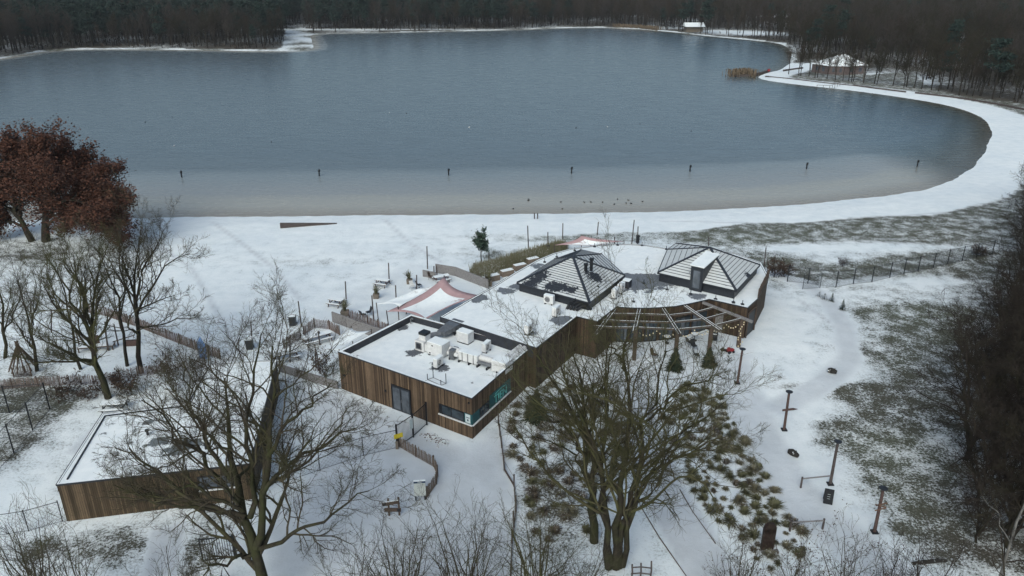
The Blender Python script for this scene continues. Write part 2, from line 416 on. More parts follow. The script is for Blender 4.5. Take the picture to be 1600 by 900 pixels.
cover = 1.0 - .25 * np.clip((gx - 22) / 12, 0, 1); green = np.full(gx.shape, .5); path = np.zeros(gx.shape)
def sm(a, b, x): t = np.clip((x - a) / (b - a), 0, 1); return t * t * (3 - 2 * t)
def ell(px, py, rx, ry, rot=0.0):            # soft ellipse on the ground, from survey centre and radii
    c = G(px, py); ax = G(px + rx, py)[0] - c[0]; f = G(px, py - ry)[1] - c[1]
    dx, dy = gx - c[0], gy - c[1]; ca, sa = math.cos(R(rot)), math.sin(R(rot))
    u, v = dx * ca + dy * sa, -dx * sa + dy * ca
    return np.exp(-((u / ax) ** 2 + (v / f) ** 2))
def blob(px, py, rx, ry, amt, gr=None, rot=0):
    global cover, green
    e = ell(px, py, rx, ry, rot); k_ = np.where((gx > 12) & (gy < 88) & (amt < 0), 1.75, 1.0); cover += amt * e * k_
    if gr is not None: green += (gr - green) * np.clip(e, 0, 1)
def band(pts, width, soft=.6):
    P = np.array([G(*p)[:2] for p in pts]); d = pdist(gx, gy, P, False); return 1 - sm(width - soft, width + soft, d)
def area(pts, soft=.5):
    P = np.array([G(*p)[:2] for p in pts]); d = pdist(gx, gy, P); s = np.where(inside(gx, gy, P), -d, d); return 1 - sm(-soft, soft, s)
# lawn behind the beach: thin snow through which grass shows
lawn = sm(9.5, 12, sd) * (gy > 20) * (gy < 125) * (sd < 90)
cover -= (.15 + .15 * sm(-10, 40, gx)) * lawn * np.where(gx > 12, sm(80, 92, gy), 1)
wv = np.sin(gx * .09 + 1.2 * np.sin(gy * .13)) * np.sin(gy * .17 + .8 * np.sin(gx * .07)); cover += .05 * wv * lawn
for b in [(1000, 360, 420, 14, -.20, .75), (1350, 352, 220, 12, -.22, .6), (880, 372, 120, 8, -.15, 1.0), (800, 398, 70, 9, -.25, 1.0), (1150, 375, 90, 10, -.18, .9), (1480, 345, 120, 10, -.15, .5),
          (1480, 375, 90, 10, -.22, .5), (1240, 388, 60, 5, .38), (1420, 386, 180, 9, .42), (1300, 408, 90, 12, .42), (1440, 350, 60, 6, .35), (1530, 345, 60, 5, .35),
          (1420, 412, 120, 10, -.34, .6), (1510, 400, 60, 12, -.3, .5), (1250, 410, 60, 6, -.26, .5), (1330, 428, 60, 8, -.34, .6), (1250, 425, 40, 10, -.3, .4), (1210, 405, 50, 6, -.15, .6),
          (1440, 440, 130, 14, .35), (1400, 450, 60, 8, -.08, .4), (1430, 490, 110, 18, -.26, .85), (1480, 540, 100, 34, -.22, .75), (1430, 560, 70, 22, -.22, .8), (1360, 545, 60, 9, -.30, .4),
          (1320, 535, 60, 6, .12), (1500, 620, 90, 50, -.28, .5), (1370, 615, 90, 16, -.26, .35), (1300, 610, 50, 12, -.16, .4), (1400, 650, 90, 24, -.26, .35), (1300, 690, 40, 16, -.2, .35), (1300, 665, 50, 12, -.20, .4),
          (1240, 605, 70, 7, -.26, .4), (1210, 560, 70, 14, -.08, .4), (1370, 700, 60, 22, -.34, .9), (1440, 740, 90, 50, -.30, .85), (1400, 760, 50, 40, -.20, .7), (1480, 830, 80, 40, -.38, .7),
          (1330, 700, 30, 10, .05), (1330, 770, 30, 20, -.12, .4), (1540, 860, 110, 50, -.20, .1), (1500, 780, 50, 40, -.14, .2), (1570, 640, 60, 90, -.2, .1), (1580, 480, 50, 60, -.2, .1),
          (620, 400, 300, 9, -.06, .5), (480, 410, 90, 8, -.16, .5), (560, 430, 70, 7, -.08, .5), (560, 418, 60, 5, .16), (420, 460, 60, 10, -.10, .5), (700, 395, 90, 6, -.08, .6), (330, 470, 50, 12, .1),
          (40, 635, 90, 34, -.48, .55), (20, 700, 40, 50, -.42, .5), (30, 600, 60, 30, -.3, .4), (110, 700, 40, 50, -.12, .3), (140, 615, 80, 10, -.20, .2), (70, 700, 60, 60, .06), (60, 700, 60, 40, -.06, .2), (120, 745, 30, 30, -.18, .4), (200, 850, 90, 40, -.34, .35), (60, 860, 80, 30, -.32, .35), (300, 880, 60, 30, -.25, .35),
          (330, 820, 40, 40, -.22, .4), (100, 550, 120, 30, -.14, .3), (80, 480, 90, 26, -.22, .35), (40, 400, 110, 20, -.32, .3), (150, 365, 90, 10, -.16, .1), (30, 375, 80, 14, -.2, .1),
          (870, 650, 60, 60, -.2, .3), (870, 760, 80, 60, -.3, .2), (850, 850, 70, 50, -.2, .3), (1100, 650, 70, 60, -.1, .5), (1160, 780, 60, 60, -.1, .5), (1000, 860, 20, 20, .1)]:
    blob(*b)
# footpaths and paved yard: swept, pressed snow
P1 = band([(1170, 420), (1250, 440), (1290, 465), (1320, 510), (1328, 560), (1290, 600), (1220, 635), (1150, 640)], 1.1)
P2 = band([(1140, 560), (1160, 620), (1190, 690), (1230, 760), (1290, 820), (1380, 890), (1450, 960)], 1.9)
P3 = band([(985, 600), (1000, 680), (1030, 760), (1085, 850), (1140, 960)], 1.75, .3)
P4 = area([(530, 612), (620, 655), (690, 690), (735, 700), (775, 672), (800, 700), (800, 1200), (560, 1200), (420, 1200), (420, 830), (520, 690), (470, 620)], .8)
P5 = area([(235, 830), (290, 815), (280, 900), (225, 900)], .3)
P6 = area([(165, 645), (185, 622), (60 + 100, 655), (125, 712), (105, 705)], .3)
P7 = area([(430, 560), (520, 470), (640, 410), (760, 440), (700, 500), (530, 560)], .6)
P8 = area([(1020, 520), (1170, 520), (1180, 560), (1120, 600), (1000, 600), (960, 560)], .8)
for q, v in ((P1, .75), (P2, .8), (P3, 1), (P4, .9), (P5, 1), (P6, .9), (P7, .25), (P8, .5)):
    cover = cover + (1.02 - cover) * q; path = np.maximum(path, q * v)
bw = 9 + 1.2 * np.sin(gx * .11) + .8 * np.sin(gx * .31)
fw = (gy > 330); cover = np.where(fw, .62 + .22 * np.sin(gx * .21 + np.sin(gy * .1)) * np.sin(gy * .13 + gx * .05), cover)
beach = (1 - sm(bw, bw + 2, sd)) * (gy < 330) * (gx > -200); cover = cover + (1.05 - cover) * beach
nearv = (gy < 140); cover = np.where(nearv, np.maximum(cover, .47), cover)
rl = sm(9, 12, sd) * (gy > 125) * (gx > 60); cover -= .30 * rl; green = np.where(rl > .5, .45, green)
# forest floor beyond the lake
FOREST_PX = [(-900, 60), (-900, 150), (-420, 138), (-120, 100), (0, 89), (60, 78.5), (120, 75), (200, 74.8), (300, 75.8), (436, 77.5), (445, 66), (444, 50), (452, 43), (474, 42), (484, 51), (488, 52), (600, 49.5), (700, 47.5), (800, 45.5), (870, 42.3), (940, 41.4), (1000, 44.2),
             (1060, 49.2), (1100, 54), (1180, 61), (1228, 67), (1241, 80), (1243, 97), (1264, 99), (1268, 93), (1300, 88), (1350, 96), (1352, 117), (1425, 112), (1450, 136), (1500, 150), (1560, 157), (1600, 163), (1750, 185), (2400, 260)]
FP = np.array([flat(*p)[:2] for p in FOREST_PX] + [[6000, 150.], [6000, 7000.], [-6000, 7000.], [-6000, 300.]])
wood = inside(gx, gy, FP); cover = np.where(wood, .40 + .12 * np.sin(gx * .08) * np.sin(gy * .06), cover); green = np.where(wood, .05, green)
for q in [(500, 46, 200, 1.2), (960, 44, 110, 1.5), (1120, 49, 30, 1.5), (1230, 30, 40, 6), (1180, 52, 60, 3), (960, 10, 14, 4), (1395, 124, 50, 8)]:
    cover += .5 * ell(*q) * wood
for trk in ([(560, 690), (640, 760), (720, 800), (760, 900)], [(745, 700), (740, 760), (700, 840), (640, 900)], [(700, 690), (725, 740), (735, 820), (780, 900)], [(1175, 640), (1215, 720), (1275, 800), (1350, 880)], [(1190, 640), (1235, 720), (1300, 800), (1375, 880)], [(330, 345), (430, 420), (470, 470)], [(600, 342), (640, 380), (690, 410)], [(1030, 345), (1240, 350), (1500, 330)], [(1250, 470), (1315, 520), (1320, 565), (1240, 615)], [(200, 350), (300, 420), (380, 560)]):
    q = band(trk, .22, .35); path = np.maximum(path, .9 * q * (gy < 118)); cover -= .05 * q
cover = np.clip(cover, 0, 1.2)
me = rawmesh('ground', np.stack([gx, gy, gz], 1), gF, [])
ca = me.color_attributes.new('cover', 'FLOAT_COLOR', 'POINT')
ca.data.foreach_set('color', np.stack([cover, path, np.clip(green, 0, 1), wood.astype(float)], 1).astype(np.float32).ravel())
me.polygons.foreach_set('use_smooth', np.ones(len(me.polygons), bool))
m, n, l, b = _mat('snowy_ground')
at_ = n.new("ShaderNodeVertexColor"); at_.layer_name = 'cover'
sp = n.new("ShaderNodeSeparateColor"); l.new(at_.outputs['Color'], sp.inputs[0])
co = coordn(n, l)
fine = noise(n, l, co, 5.0, 8, .8); mid = noise(n, l, co, .55, 5, .62); big = noise(n, l, co, .09, 3)
v = math_(n, l, 'ADD', sp.outputs[0], math_(n, l, 'MULTIPLY', math_(n, l, 'SUBTRACT', fine, .5), 1.35))
v = math_(n, l, 'ADD', v, math_(n, l, 'MULTIPLY', math_(n, l, 'SUBTRACT', mid, .5), .75))
v = math_(n, l, 'ADD', v, math_(n, l, 'MULTIPLY', math_(n, l, 'SUBTRACT', big, .5), .25))
mask = ramp(n, l, v, [(.46, 0.0), (.56, .62), (.74, 1.0)])
gcol = mix(n, l, sp.outputs[2], ramp(n, l, fine, [(.35, (.035, .032, .028)), (.65, (.10, .088, .075))]), ramp(n, l, fine, [(.35, (.060, .070, .050)), (.65, (.14, .15, .11))]))
scol = ramp(n, l, mid, [(.3, (.69, .75, .785)), (.62, (.79, .835, .86))])
scol = mix(n, l, .5, scol, ramp(n, l, big, [(.35, (.84, .88, .92)), (.65, (1, 1, 1))]), 'MULTIPLY')
pcol = ramp(n, l, noise(n, l, co, .35, 5, .6), [(.32, (.42, .45, .49)), (.68, (.57, .61, .66))])
scol = mix(n, l, math_(n, l, 'MULTIPLY', sp.outputs[1], .85), scol, pcol)
l.new(mix(n, l, mask, gcol, scol), b.inputs['Base Color']); b.inputs['Roughness'].default_value = .85; b.inputs['Specular IOR Level'].default_value = .15
bump(n, l, b, math_(n, l, 'ADD', math_(n, l, 'MULTIPLY', fine, .5), mid), .55, .18)
me.materials.append(m)
tag(link('ground', me), kind='structure')
# ---- lake: thin dull ice and open water over a sandy shelf
wys = np.concatenate([np.arange(104, 170, 1.0), np.arange(170, 580, 4.0)]); wus = np.linspace(-1, 1, 220)
wx, wy, wF = fan(wys, wus, lambda y: .78 * y + 40)
wsd = -sdist(wx, wy); keep = wsd > -6
WPX, WPY = proj(np.stack([wx, wy, np.zeros_like(wx)], 1))
eastk = sm(72, 88, wx)
depth = np.clip(wsd, 0, 200) * (1 + 1.0 * eastk + 3.0 * sm(150, 200, wy))
fk = keep[wF].any(1)
me = rawmesh('lake', np.stack([wx, wy, np.full(wx.shape, WATER)], 1), wF[fk], [])
ca = me.color_attributes.new('depth', 'FLOAT_COLOR', 'POINT')
ca.data.foreach_set('color', np.stack([np.clip(depth / 60, 0, 1), eastk, np.zeros_like(wx), np.ones_like(wx)], 1).astype(np.float32).ravel())
m, n, l, b = _mat('icy_lake_water')
at_ = n.new("ShaderNodeVertexColor"); at_.layer_name = 'depth'; sp = n.new("ShaderNodeSeparateColor"); l.new(at_.outputs['Color'], sp.inputs[0]); co = coordn(n, l)
wob = noise(n, l, co, .05, 5, .7, (1, 2.2, 1)); ice = noise(n, l, co, .5, 5, .7, (.35, 1.6, 1)); spk = noise(n, l, co, 1.1, 2, .5, (.7, 1.5, 1))
d = math_(n, l, 'ADD', sp.outputs[0], math_(n, l, 'MULTIPLY', math_(n, l, 'SUBTRACT', wob, .5), .10))
c = ramp(n, l, d, [(0.0, (.25, .225, .19)), (.10, (.325, .32, .29)), (.17, (.305, .305, .28)), (.22, (.25, .26, .26)), (.44, (.185, .215, .23)), (.54, (.105, .132, .150)), (1.0, (.095, .124, .145))])
east = ramp(n, l, d, [(0.0, (.075, .065, .045)), (.2, (.055, .055, .040)), (.5, (.055, .075, .080)), (1, (.070, .102, .126))])
c = mix(n, l, sp.outputs[1], c, east)
c = mix(n, l, .5, c, ramp(n, l, ice, [(.3, .93), (.7, 1.05)]), 'MULTIPLY')
c = mix(n, l, ramp(n, l, spk, [(.735, 0.0), (.76, .45)]), c, (.42, .46, .48))
l.new(c, b.inputs['Base Color']); l.new(ramp(n, l, ice, [(.3, .16), (.7, .34)]), b.inputs['Roughness']); b.inputs['IOR'].default_value = 1.33
bump(n, l, b, noise(n, l, co, .8, 4, .6, (.5, 1.4, 1)), .008, .1)
me.materials.append(m); tag(link('lake', me), kind='structure')
# ================================================================== the beach pavilion (two joined flat-roofed blocks)
H1, H2 = 3.9, 4.35
A1, B1, C1, D1 = flat(528, 549, H1), flat(737, 622, H1), flat(830, 542, H1), flat(642, 491, H1)
org = (A1 + C1) / 2; org[2] = 0
pav = empty('beach_pavilion', org, 'large timber clad lakeside restaurant with snowy flat roofs and two dark hipped roofs', 'building')
def inset(poly, d):
    n = len(poly); out = []
    ar = sum(poly[i][0] * poly[(i + 1) % n][1] - poly[(i + 1) % n][0] * poly[i][1] for i in range(n)); s = 1 if ar > 0 else -1
    for i in range(n):
        p0, p1, p2 = (np.array(poly[(i + k) % n][:2], float) for k in (-1, 0, 1))
        e1 = p1 - p0; e1 /= np.linalg.norm(e1); e2 = p2 - p1; e2 /= np.linalg.norm(e2)
        n1 = s * np.array((-e1[1], e1[0])); n2 = s * np.array((-e2[1], e2[0])); b_ = n1 + n2; b_ /= max(np.dot(b_, b_) / 2, .3)
        out.append(p1 + b_ * d)
    return out
def rim(mb, poly, z0, z1, wd, m=0, mt=1, skip=()):
    """parapet ring: outer face, inner face, top"""
    inn = inset(poly, wd); n = len(poly)
    for i in range(n):
        if i in skip: continue
        a, b_, c, d_ = poly[i][:2], poly[(i + 1) % n][:2], inn[(i + 1) % n], inn[i]
        mb.add([(*a, z0), (*b_, z0), (*b_, z1), (*a, z1)], [(0, 1, 2, 3)], m)
        mb.add([(*c, z0), (*d_, z0), (*d_, z1), (*c, z1)], [(0, 1, 2, 3)], m)
        mb.add([(*a, z1), (*b_, z1), (*c, z1), (*d_, z1)], [(0, 1, 2, 3)], mt)
    return mb
blk1 = [A1[:2], B1[:2], C1[:2], D1[:2]]
# walls of the front block with real openings left as recessed frames set proud
MB(org).prism([tuple(p) for p in inset(blk1, .02)], -.3, H1 - .72).build('wall', M['clad'], pav)
mb = MB(org); rim(mb, [tuple(p) for p in blk1], -.3, H1, .28, 0, 1); mb.build('parapet', [M['clad'], M['coping']], pav)
mb = MB(org); i1 = inset(blk1, .29)
for i in range(4):
    a, b_ = i1[i], i1[(i + 1) % 4]; mb.add([(*a, H1 - .72), (*b_, H1 - .72), (*b_, H1 - .04), (*a, H1 - .04)], [(0, 1, 2, 3)])
mb.build('parapet_lining', M['membrane'], pav)
MB(org).prism([tuple(p) for p in inset(blk1, .30)], H1 - .74, H1 - .66).build('snow_layer', snow_on('roof_snow', (.13, .14, .16), .93, 1.3, [(*flat(632, 512, 3.2)[:2], 1.0), (*flat(648, 552, 3.2)[:2], 1.3), (*flat(686, 575, 3.2)[:2], 1.3), (*flat(700, 515, 3.2)[:2], .8)]), pav)
mb = MB(org)
for i in range(4):
    a, b_ = blk1[i], blk1[(i + 1) % 4]; d_ = (b_ - a) / np.linalg.norm(b_ - a); nn = np.array((d_[1], -d_[0])) * .02
    mb.wallseg(a + nn, b_ + nn, H1 - .10, H1 - .003, .06)
mb.build('roof_edge_trim', M['dark'], pav)
# second block outline (roof level H2)
r2_px = [(688, 495), (838, 543), (901, 494), (933, 502), (963, 479), (985, 480.5), (1008, 481), (1031, 480), (1056, 478), (1082, 473), (1108, 467), (1168, 480.5), (1184, 466), (1201, 432), (1189, 410), (1150, 396), (1100, 386),
         (1060, 386), (1040, 388), (1010, 383), (985, 381.5), (960, 381.5), (935, 383), (912, 386), (890, 389), (864, 396), (840, 406), (806, 425), (770, 448), (730, 470)]
r2 = [tuple(flat(x, y, H2)[:2]) for x, y in r2_px]
MB(org).prism([tuple(p) for p in inset(r2, .04)], -.3, H2 - .12).build('wall', M['clad_dark'], pav)
mb = MB(org); rim(mb, r2, H2 - .8, H2, .16, 0, 1); mb.build('parapet', [M['clad_dark'], M['coping']], pav)
# dark flashing over the step between the blocks
a, b_ = np.array(r2[0]), np.array(r2[1]); d_ = (b_ - a) / np.linalg.norm(b_ - a); nn = np.array((d_[1], -d_[0])) * .06
MB(org).wallseg(a + nn, b_ + nn - d_ * .3, H1 - .66, H2 - .01, .05).build('step_cladding', M['membrane'], pav)
mb = MB(org)
for i in range(len(r2)):
    a, b_ = np.array(r2[i]), np.array(r2[(i + 1) % len(r2)]); d_ = (b_ - a) / np.linalg.norm(b_ - a); nn = np.array((d_[1], -d_[0])) * .025
    mb.wallseg(a + nn, b_ + nn, H2 - .09, H2 + .004, .07)
mb.build('roof_edge_trim', M['dark'], pav)
pt = [(1040, 437, 3.0), (1000, 445, 3.2), (1008, 436, 2.4), (985, 432, 1.6), (1060, 432, 1.5), (790, 453, 1.8), (752, 463, 1.3), (745, 470, .9), (875, 500, 1.5), (892, 500, 1.4), (830, 520, 1.0), (815, 445, 1.6), (840, 415, 1.6), (1140, 476, 1.2), (1090, 462, 1.4)]
MB(org).prism([tuple(p) for p in inset(r2, .18)], H2 - .14, H2 - .05).build('snow_layer', snow_on('upper_roof_snow', (.17, .19, .22), .92, 1.1, [(*flat(x, y, H2)[:2], r) for x, y, r in pt]), pav)
# ---- hipped roofs
def pyramid(eave_px, ze, peak_px, Ypk, rel, nrib, thick, patches, wall_h, name):
    E = [flat(x, y, ze) for x, y in eave_px]; P = at(*peak_px, Ypk)
    r_org = np.array((P[0], P[1], ze)); rel_ = pav
    o2 = MB(org); n_ = len(E)
    for i in range(n_): o2.add([E[i], E[(i + 1) % n_], P], [(0, 1, 2)])
    o2.add(E, [tuple(range(n_))[::-1]])
    ro = o2.build('hipped_roof', snow_on(name, (.035, .042, .055), .86, 3.0, patches, streak=None, thin=.70), pav)
    s = MB(org)
    for i in range(n_):
        a, b_ = E[i], E[(i + 1) % n_]; nrm = np.cross(b_ - a, P - a); nrm /= np.linalg.norm(nrm); nrm *= np.sign(nrm[2]) * .03
        nr_ = nrib if i < 2 else nrib // 2 + 2
        for k in range(1, nr_):
            t = k / nr_; s.beam(a + (P - a) * t + nrm, b_ + (P - b_) * t + nrm, .035, .05)
    s.build('standing_seam', M['seam'], ro)['kind'] = 'stuff'
    del ro.children[0]['kind']
    for i in range(n_):
        hb = MB(org); hb.beam(E[i] + (0, 0, .05), P + (0, 0, .05), thick[i], .12); hb.build('hip_ridge', M['seam'], ro)
    f = MB(org)
    for i in range(n_): f.beam(E[i] - (0, 0, .06), E[(i + 1) % n_] - (0, 0, .06), .16, .14)
    f.build('gutter', M['dark'], ro)
    c = sum(E) / n_; W_ = [tuple((e + (c - e) * .035)[:2]) for e in E]
    MB(org).prism(W_, H2 - .3, ze - .02).build('upper_wall', M['dark'], pav)
    return E, P, ro
E1, PK1, roof1 = pyramid([(808, 442), (921, 473), (976, 430), (940, 397), (908, 390), (866, 405)], H2 + .95, (895, 401), 77.5, 1, 17, [.22, .26, .22, .10, .10, .10],
        [(*at(845, 438, 75.5)[:2], 1.3), (*at(862, 450, 73.5)[:2], 1.3), (*at(930, 420, 75)[:2], 1.5), (*at(828, 444, 74.5)[:2], 1.2), (*at(893, 465, 72.3)[:2], .9), (*at(878, 458, 73)[:2], 1.0)], 1, 'roof_snow_seamed')
E2, PK2, roof2 = pyramid([(1028, 426), (1150, 454), (1187, 414), (1146, 400.5), (1056, 380.5), (1043, 390)], H2 + 1.0, (1109, 387), 79.5, 1, 13, [.2, .24, .2, .2, .10, .10],
        [(*at(1173, 418, 77)[:2], .9)], 1, 'roof_snow_seamed_east')
for px_, py_ in ((915, 419), (924, 411)):
    p = at(px_, py_ + 5, 75.5); mb = MB(org); mb.tube([p - (0, 0, .5), p + (0, 0, .75)], .17, 8); mb.tube([p + (0, 0, .7), p + (0, 0, .9)], .24, 8); mb.build('flue_pipe', M['black'], roof1)
p = at(934, 449, 73.4); MB(org).box(p, (.25, .25, .3)).build('roof_vent', M['black'], roof1)
# dormer in the east roof
fl = flat(1081, 449, H2); fr = flat(1098, 453, H2); du = (fr - fl) / np.linalg.norm(fr - fl); dn = np.array((-du[1], du[0], 0)); top = 2.75
fl = fl - dn * .0; zz = np.array((0, 0, 1.))
fl = fl - dn * .75
fr = fl + du * 1.35
mb = MB(org); bk = 4.2
mb.add([fl, fr, fr + zz * top, fl + zz * top, fl + dn * bk, fr + dn * bk, fr + dn * bk + zz * (top + .25), fl + dn * bk + zz * (top + .25)], [(0, 1, 2, 3), (1, 5, 6, 2), (4, 0, 3, 7), (5, 4, 7, 6)])
do = mb.build('dormer', M['dark'], roof2)
u = np.array((0, 0, top + .02)); mb = MB(org)
q = [fl - du * .12 - dn * .1, fr + du * .12 - dn * .1, fr + du * .12 + dn * bk, fl - du * .12 + dn * bk]
mb.add([q[0] + u, q[1] + u, q[2] + u + zz * .25, q[3] + u + zz * .25, q[0] + u + zz * .1, q[1] + u + zz * .1, q[2] + u + zz * .35, q[3] + u + zz * .35], [(3, 2, 1, 0), (4, 5, 6, 7), (0, 1, 5, 4), (1, 2, 6, 5), (2, 3, 7, 6), (3, 0, 4, 7)])
mb.build('dormer_roof', M['snow'], do)
mb = MB(org); g0 = fl + du * .32 - dn * .02; g1 = fl + du * 1.08 - dn * .02
mb.add([g0 + zz * .35, g1 + zz * .35, g1 + zz * 2.3, g0 + zz * 2.3], [(0, 1, 2, 3)]); mb.build('pane', M['glass_pale'], do)
# ---- front wall: double door, window band, sign
def wallpanel(name, pts, a, b_, off, mat, par=pav, depth=.06):
    """panel on the wall a-b through survey points (left-top, right-bottom), standing off the wall"""
    d_ = np.array((b_[0] - a[0], b_[1] - a[1])); d_ /= np.linalg.norm(d_); nn = np.array((d_[1], -d_[0]))
    (x0, y0), (x1, y1) = pts
    return d_, nn
def wp(a, b_):
    a = np.array(a[:2]); b_ = np.array(b_[:2]); L = np.linalg.norm(b_ - a); d_ = (b_ - a) / L; nn = np.array((d_[1], -d_[0]))
    def loc(px, py):
        p = onwall(px, py, a, b_); return np.dot(p[:2] - a, d_), p[2]
    def slab(s0, s1, z0, z1, off, th, mb, m=0):
        p, q = a + d_ * s0 + nn * (off + th / 2), a + d_ * s1 + nn * (off + th / 2); mb.wallseg(p, q, z0, z1, th, m); return mb
    return loc, slab, L, a, d_, nn
loc, slab, L1, wa, wd, wn_ = wp(A1, B1)
s0, _ = loc(615, 640); s1, _ = loc(643, 650); zt = 2.45
dr = slab(s0, s1, 0.02, zt, .0, .05, MB(org)).build('double_door', M['dark'], pav)
mid_ = (s0 + s1) / 2
for q0, q1 in ((s0 + .13, mid_ - .09), (mid_ + .09, s1 - .13)):
    slab(q0, q1, .15, zt - .14, .052, .02, MB(org)).build('pane', M['glass_pale'], dr)
    slab(q0, q1, 1.55, 1.95, .074, .01, MB(org)).build('pale_strip', M['glass_pale'], dr)
slab(s0 - .06, s0, 0, zt + .08, 0, .09, slab(s1, s1 + .06, 0, zt + .08, 0, .09, slab(s0, s1, zt + .002, zt + .08, 0, .09, MB(org)))).build('door_frame', M['black'], dr)
slab(mid_ + .03, mid_ + .07, 1.0, 1.3, .06, .05, MB(org)).build('handle', M['grey_metal'], dr)
s0, zb0 = loc(687, 652); s2, _ = loc(726, 660); zb, ztw = 1.35, 2.3
wdw = slab(s0, s2, zb, ztw, .0, .03, MB(org)).build('window', M['black'], pav)
mw = (s0 + s2) / 2
for q0, q1 in ((s0 + .35, mw - .05), (mw + .05, s2 - .1)):
    slab(q0, q1, zb + .12, ztw - .1, .032, .02, MB(org)).build('pane', M['glass'], wdw)
slab(s0 - .04, L1 + .03, zb - .09, zb, 0, .14, MB(org)).build('sill', M['white_metal'], wdw)
slab(s2, L1 + .028, zb, ztw, 0, .03, MB(org)).build('teal_corner_panel', M['teal'], pav)
pn = slab(s2 + .12, s2 + .62, zb + .08, ztw - .06, .031, .015, MB(org)).build('notice_sheet', M['paper'], pav)
slab(s2 + .2, s2 + .54, zb + .55, zb + .62, .047, .004, slab(s2 + .3, s2 + .44, zb + .25, zb + .42, .047, .004, MB(org))).build('printed_lines', M['navy'], pn)
for px_, py_ in ((539, 586), (603, 610)):
    s, z = loc(px_, py_); MB(org).box((*(wa + wd * s + wn_ * .08), z), (.16, .16, .14)).build('wall_lamp', M['black'], pav)
loc2, slab2, L2, wa2, wd2, wn2 = wp(B1, C1)
sA, _ = loc2(749, 655); sB, _ = loc2(764, 640)
slab2(-.028, sA, zb, ztw, 0, .03, MB(org)).build('teal_corner_panel', M['teal'], pav)
w2 = slab2(sA, sB, zb, ztw, 0, .03, MB(org)).build('window', M['black'], pav)
slab2(sA + .15, (sA + sB) / 2 - .05, zb + .1, ztw - .1, .032, .02, MB(org)).build('pane', M['glass'], w2); slab2((sA + sB) / 2 + .05, sB - .1, zb + .1, ztw - .1, .032, .02, MB(org)).build('pane', M['glass'], w2)
slab2(-.03, loc2(797, 625)[0], zb - .09, zb, 0, .14, MB(org)).build('sill', M['white_metal'], w2)
sC, _ = loc2(765, 640); sD, _ = loc2(797, 612)
sg = slab2(sC, sD, zb + .02, ztw + .35, 0, .05, MB(org)).build('name_sign', M['teal'], pav)
def lettering(body, size, mat, name, parent, frame, origin, extr=.02):
    cu = bpy.data.curves.new(name, 'FONT'); cu.body = body; cu.size = size; cu.extrude = extr; cu.align_x = 'CENTER'; cu.align_y = 'CENTER'
    tmp = bpy.data.objects.new(name, cu); sc.collection.objects.link(tmp); dg = bpy.context.evaluated_depsgraph_get(); dg.update()
    me = bpy.data.meshes.new_from_object(tmp.evaluated_get(dg)); sc.collection.objects.unlink(tmp); bpy.data.objects.remove(tmp)
    ux, uy, uz = frame; me.transform(Matrix(((ux[0], uy[0], uz[0], 0), (ux[1], uy[1], uz[1], 0), (ux[2], uy[2], uz[2], 0), (0, 0, 0, 1))))
    me.materials.clear(); me.materials.append(mat); o = bpy.data.objects.new(name, me); sc.collection.objects.link(o)
    if parent: o.parent = parent; origin = np.array(origin) - np.array(parent.matrix_basis.translation if parent.parent is None else (0, 0, 0))
    return o, origin
fr_ = ((wd2[0], wd2[1], 0), (0, 0, 1), (wn2[0], wn2[1], 0))
cpt = wa2 + wd2 * ((sC + sD) / 2) + wn2 * .075
o, _ = lettering('TIEN', 1.05, M['aqua'], 'lettering', None, fr_, None); o.parent = sg; o.location = tuple(np.array((*cpt, zb + .5)) - org)
mb = MB(org); mm_ = (sC + sD) / 2
arc = [np.array((*(wa2 + wd2 * (mm_ + .95 * t) + wn2 * .07), zb + 1.03 + .10 * (1 - t * t))) for t in np.linspace(-1, 1, 7)]
mb.tube(arc, .03, 5); mb.build('arched_line', M['aqua'], sg)
s_, z_ = L1 - .25, H1 - .5; MB(org).box((*(wa + wd * s_ + wn_ * .08), z_), (.14, .14, .12)).build('wall_lamp', M['black'], pav)
# downpipe where the blocks meet
pp = C1[:2] + wn2 * .12 - wd2 * .2; MB(org).tube([(*pp, 0), (*pp, H1)], .07, 8).build('downpipe', M['dark'], pav)
# glazed curved front under the pergola: recessed openings
for i in range(4, 10):
    a, b_ = np.array(r2[i]), np.array(r2[i + 1]); loc3, slab3, L3, *_ = wp(a, b_); g = float(T(a[0], a[1]))
    wo = slab3(.12, L3 - .12, g + .05, g + 2.35, 0, .06, MB(org)).build('window', M['black'], pav)
    k = 3; wdt = (L3 - .24 - .1 * (k + 1)) / k
    for j in range(k):
        q = .12 + .1 + j * (wdt + .1); slab3(q, q + wdt, g + .2, g + 2.2, .062, .02, MB(org)).build('pane', M['glass'] if (i + j) % 3 else M['glass_pale'], wo)
# wing: big opening on its end and a pale door under the pergola
loc4, slab4, L4, *_ = wp(r2[11], r2[12]); g = float(T(*r2[11]))
so = slab4(.25, L4 - .2, g, g + 2.75, 0, .05, MB(org)).build('end_opening', M['black'], pav)
slab4(.25, .38, g, g + 2.8, .052, .1, slab4(L4 - .33, L4 - .2, g, g + 2.8, .052, .1, slab4(.38, L4 - .33, g + 2.65, g + 2.8, .052, .1, MB(org)))).build('timber_frame', M['wood'], so)
loc5, slab5, L5, *_ = wp(r2[10], r2[11])
slab5(.9, 1.7, g, g + 2.1, 0, .05, MB(org)).build('side_door', M['greywood'], pav)
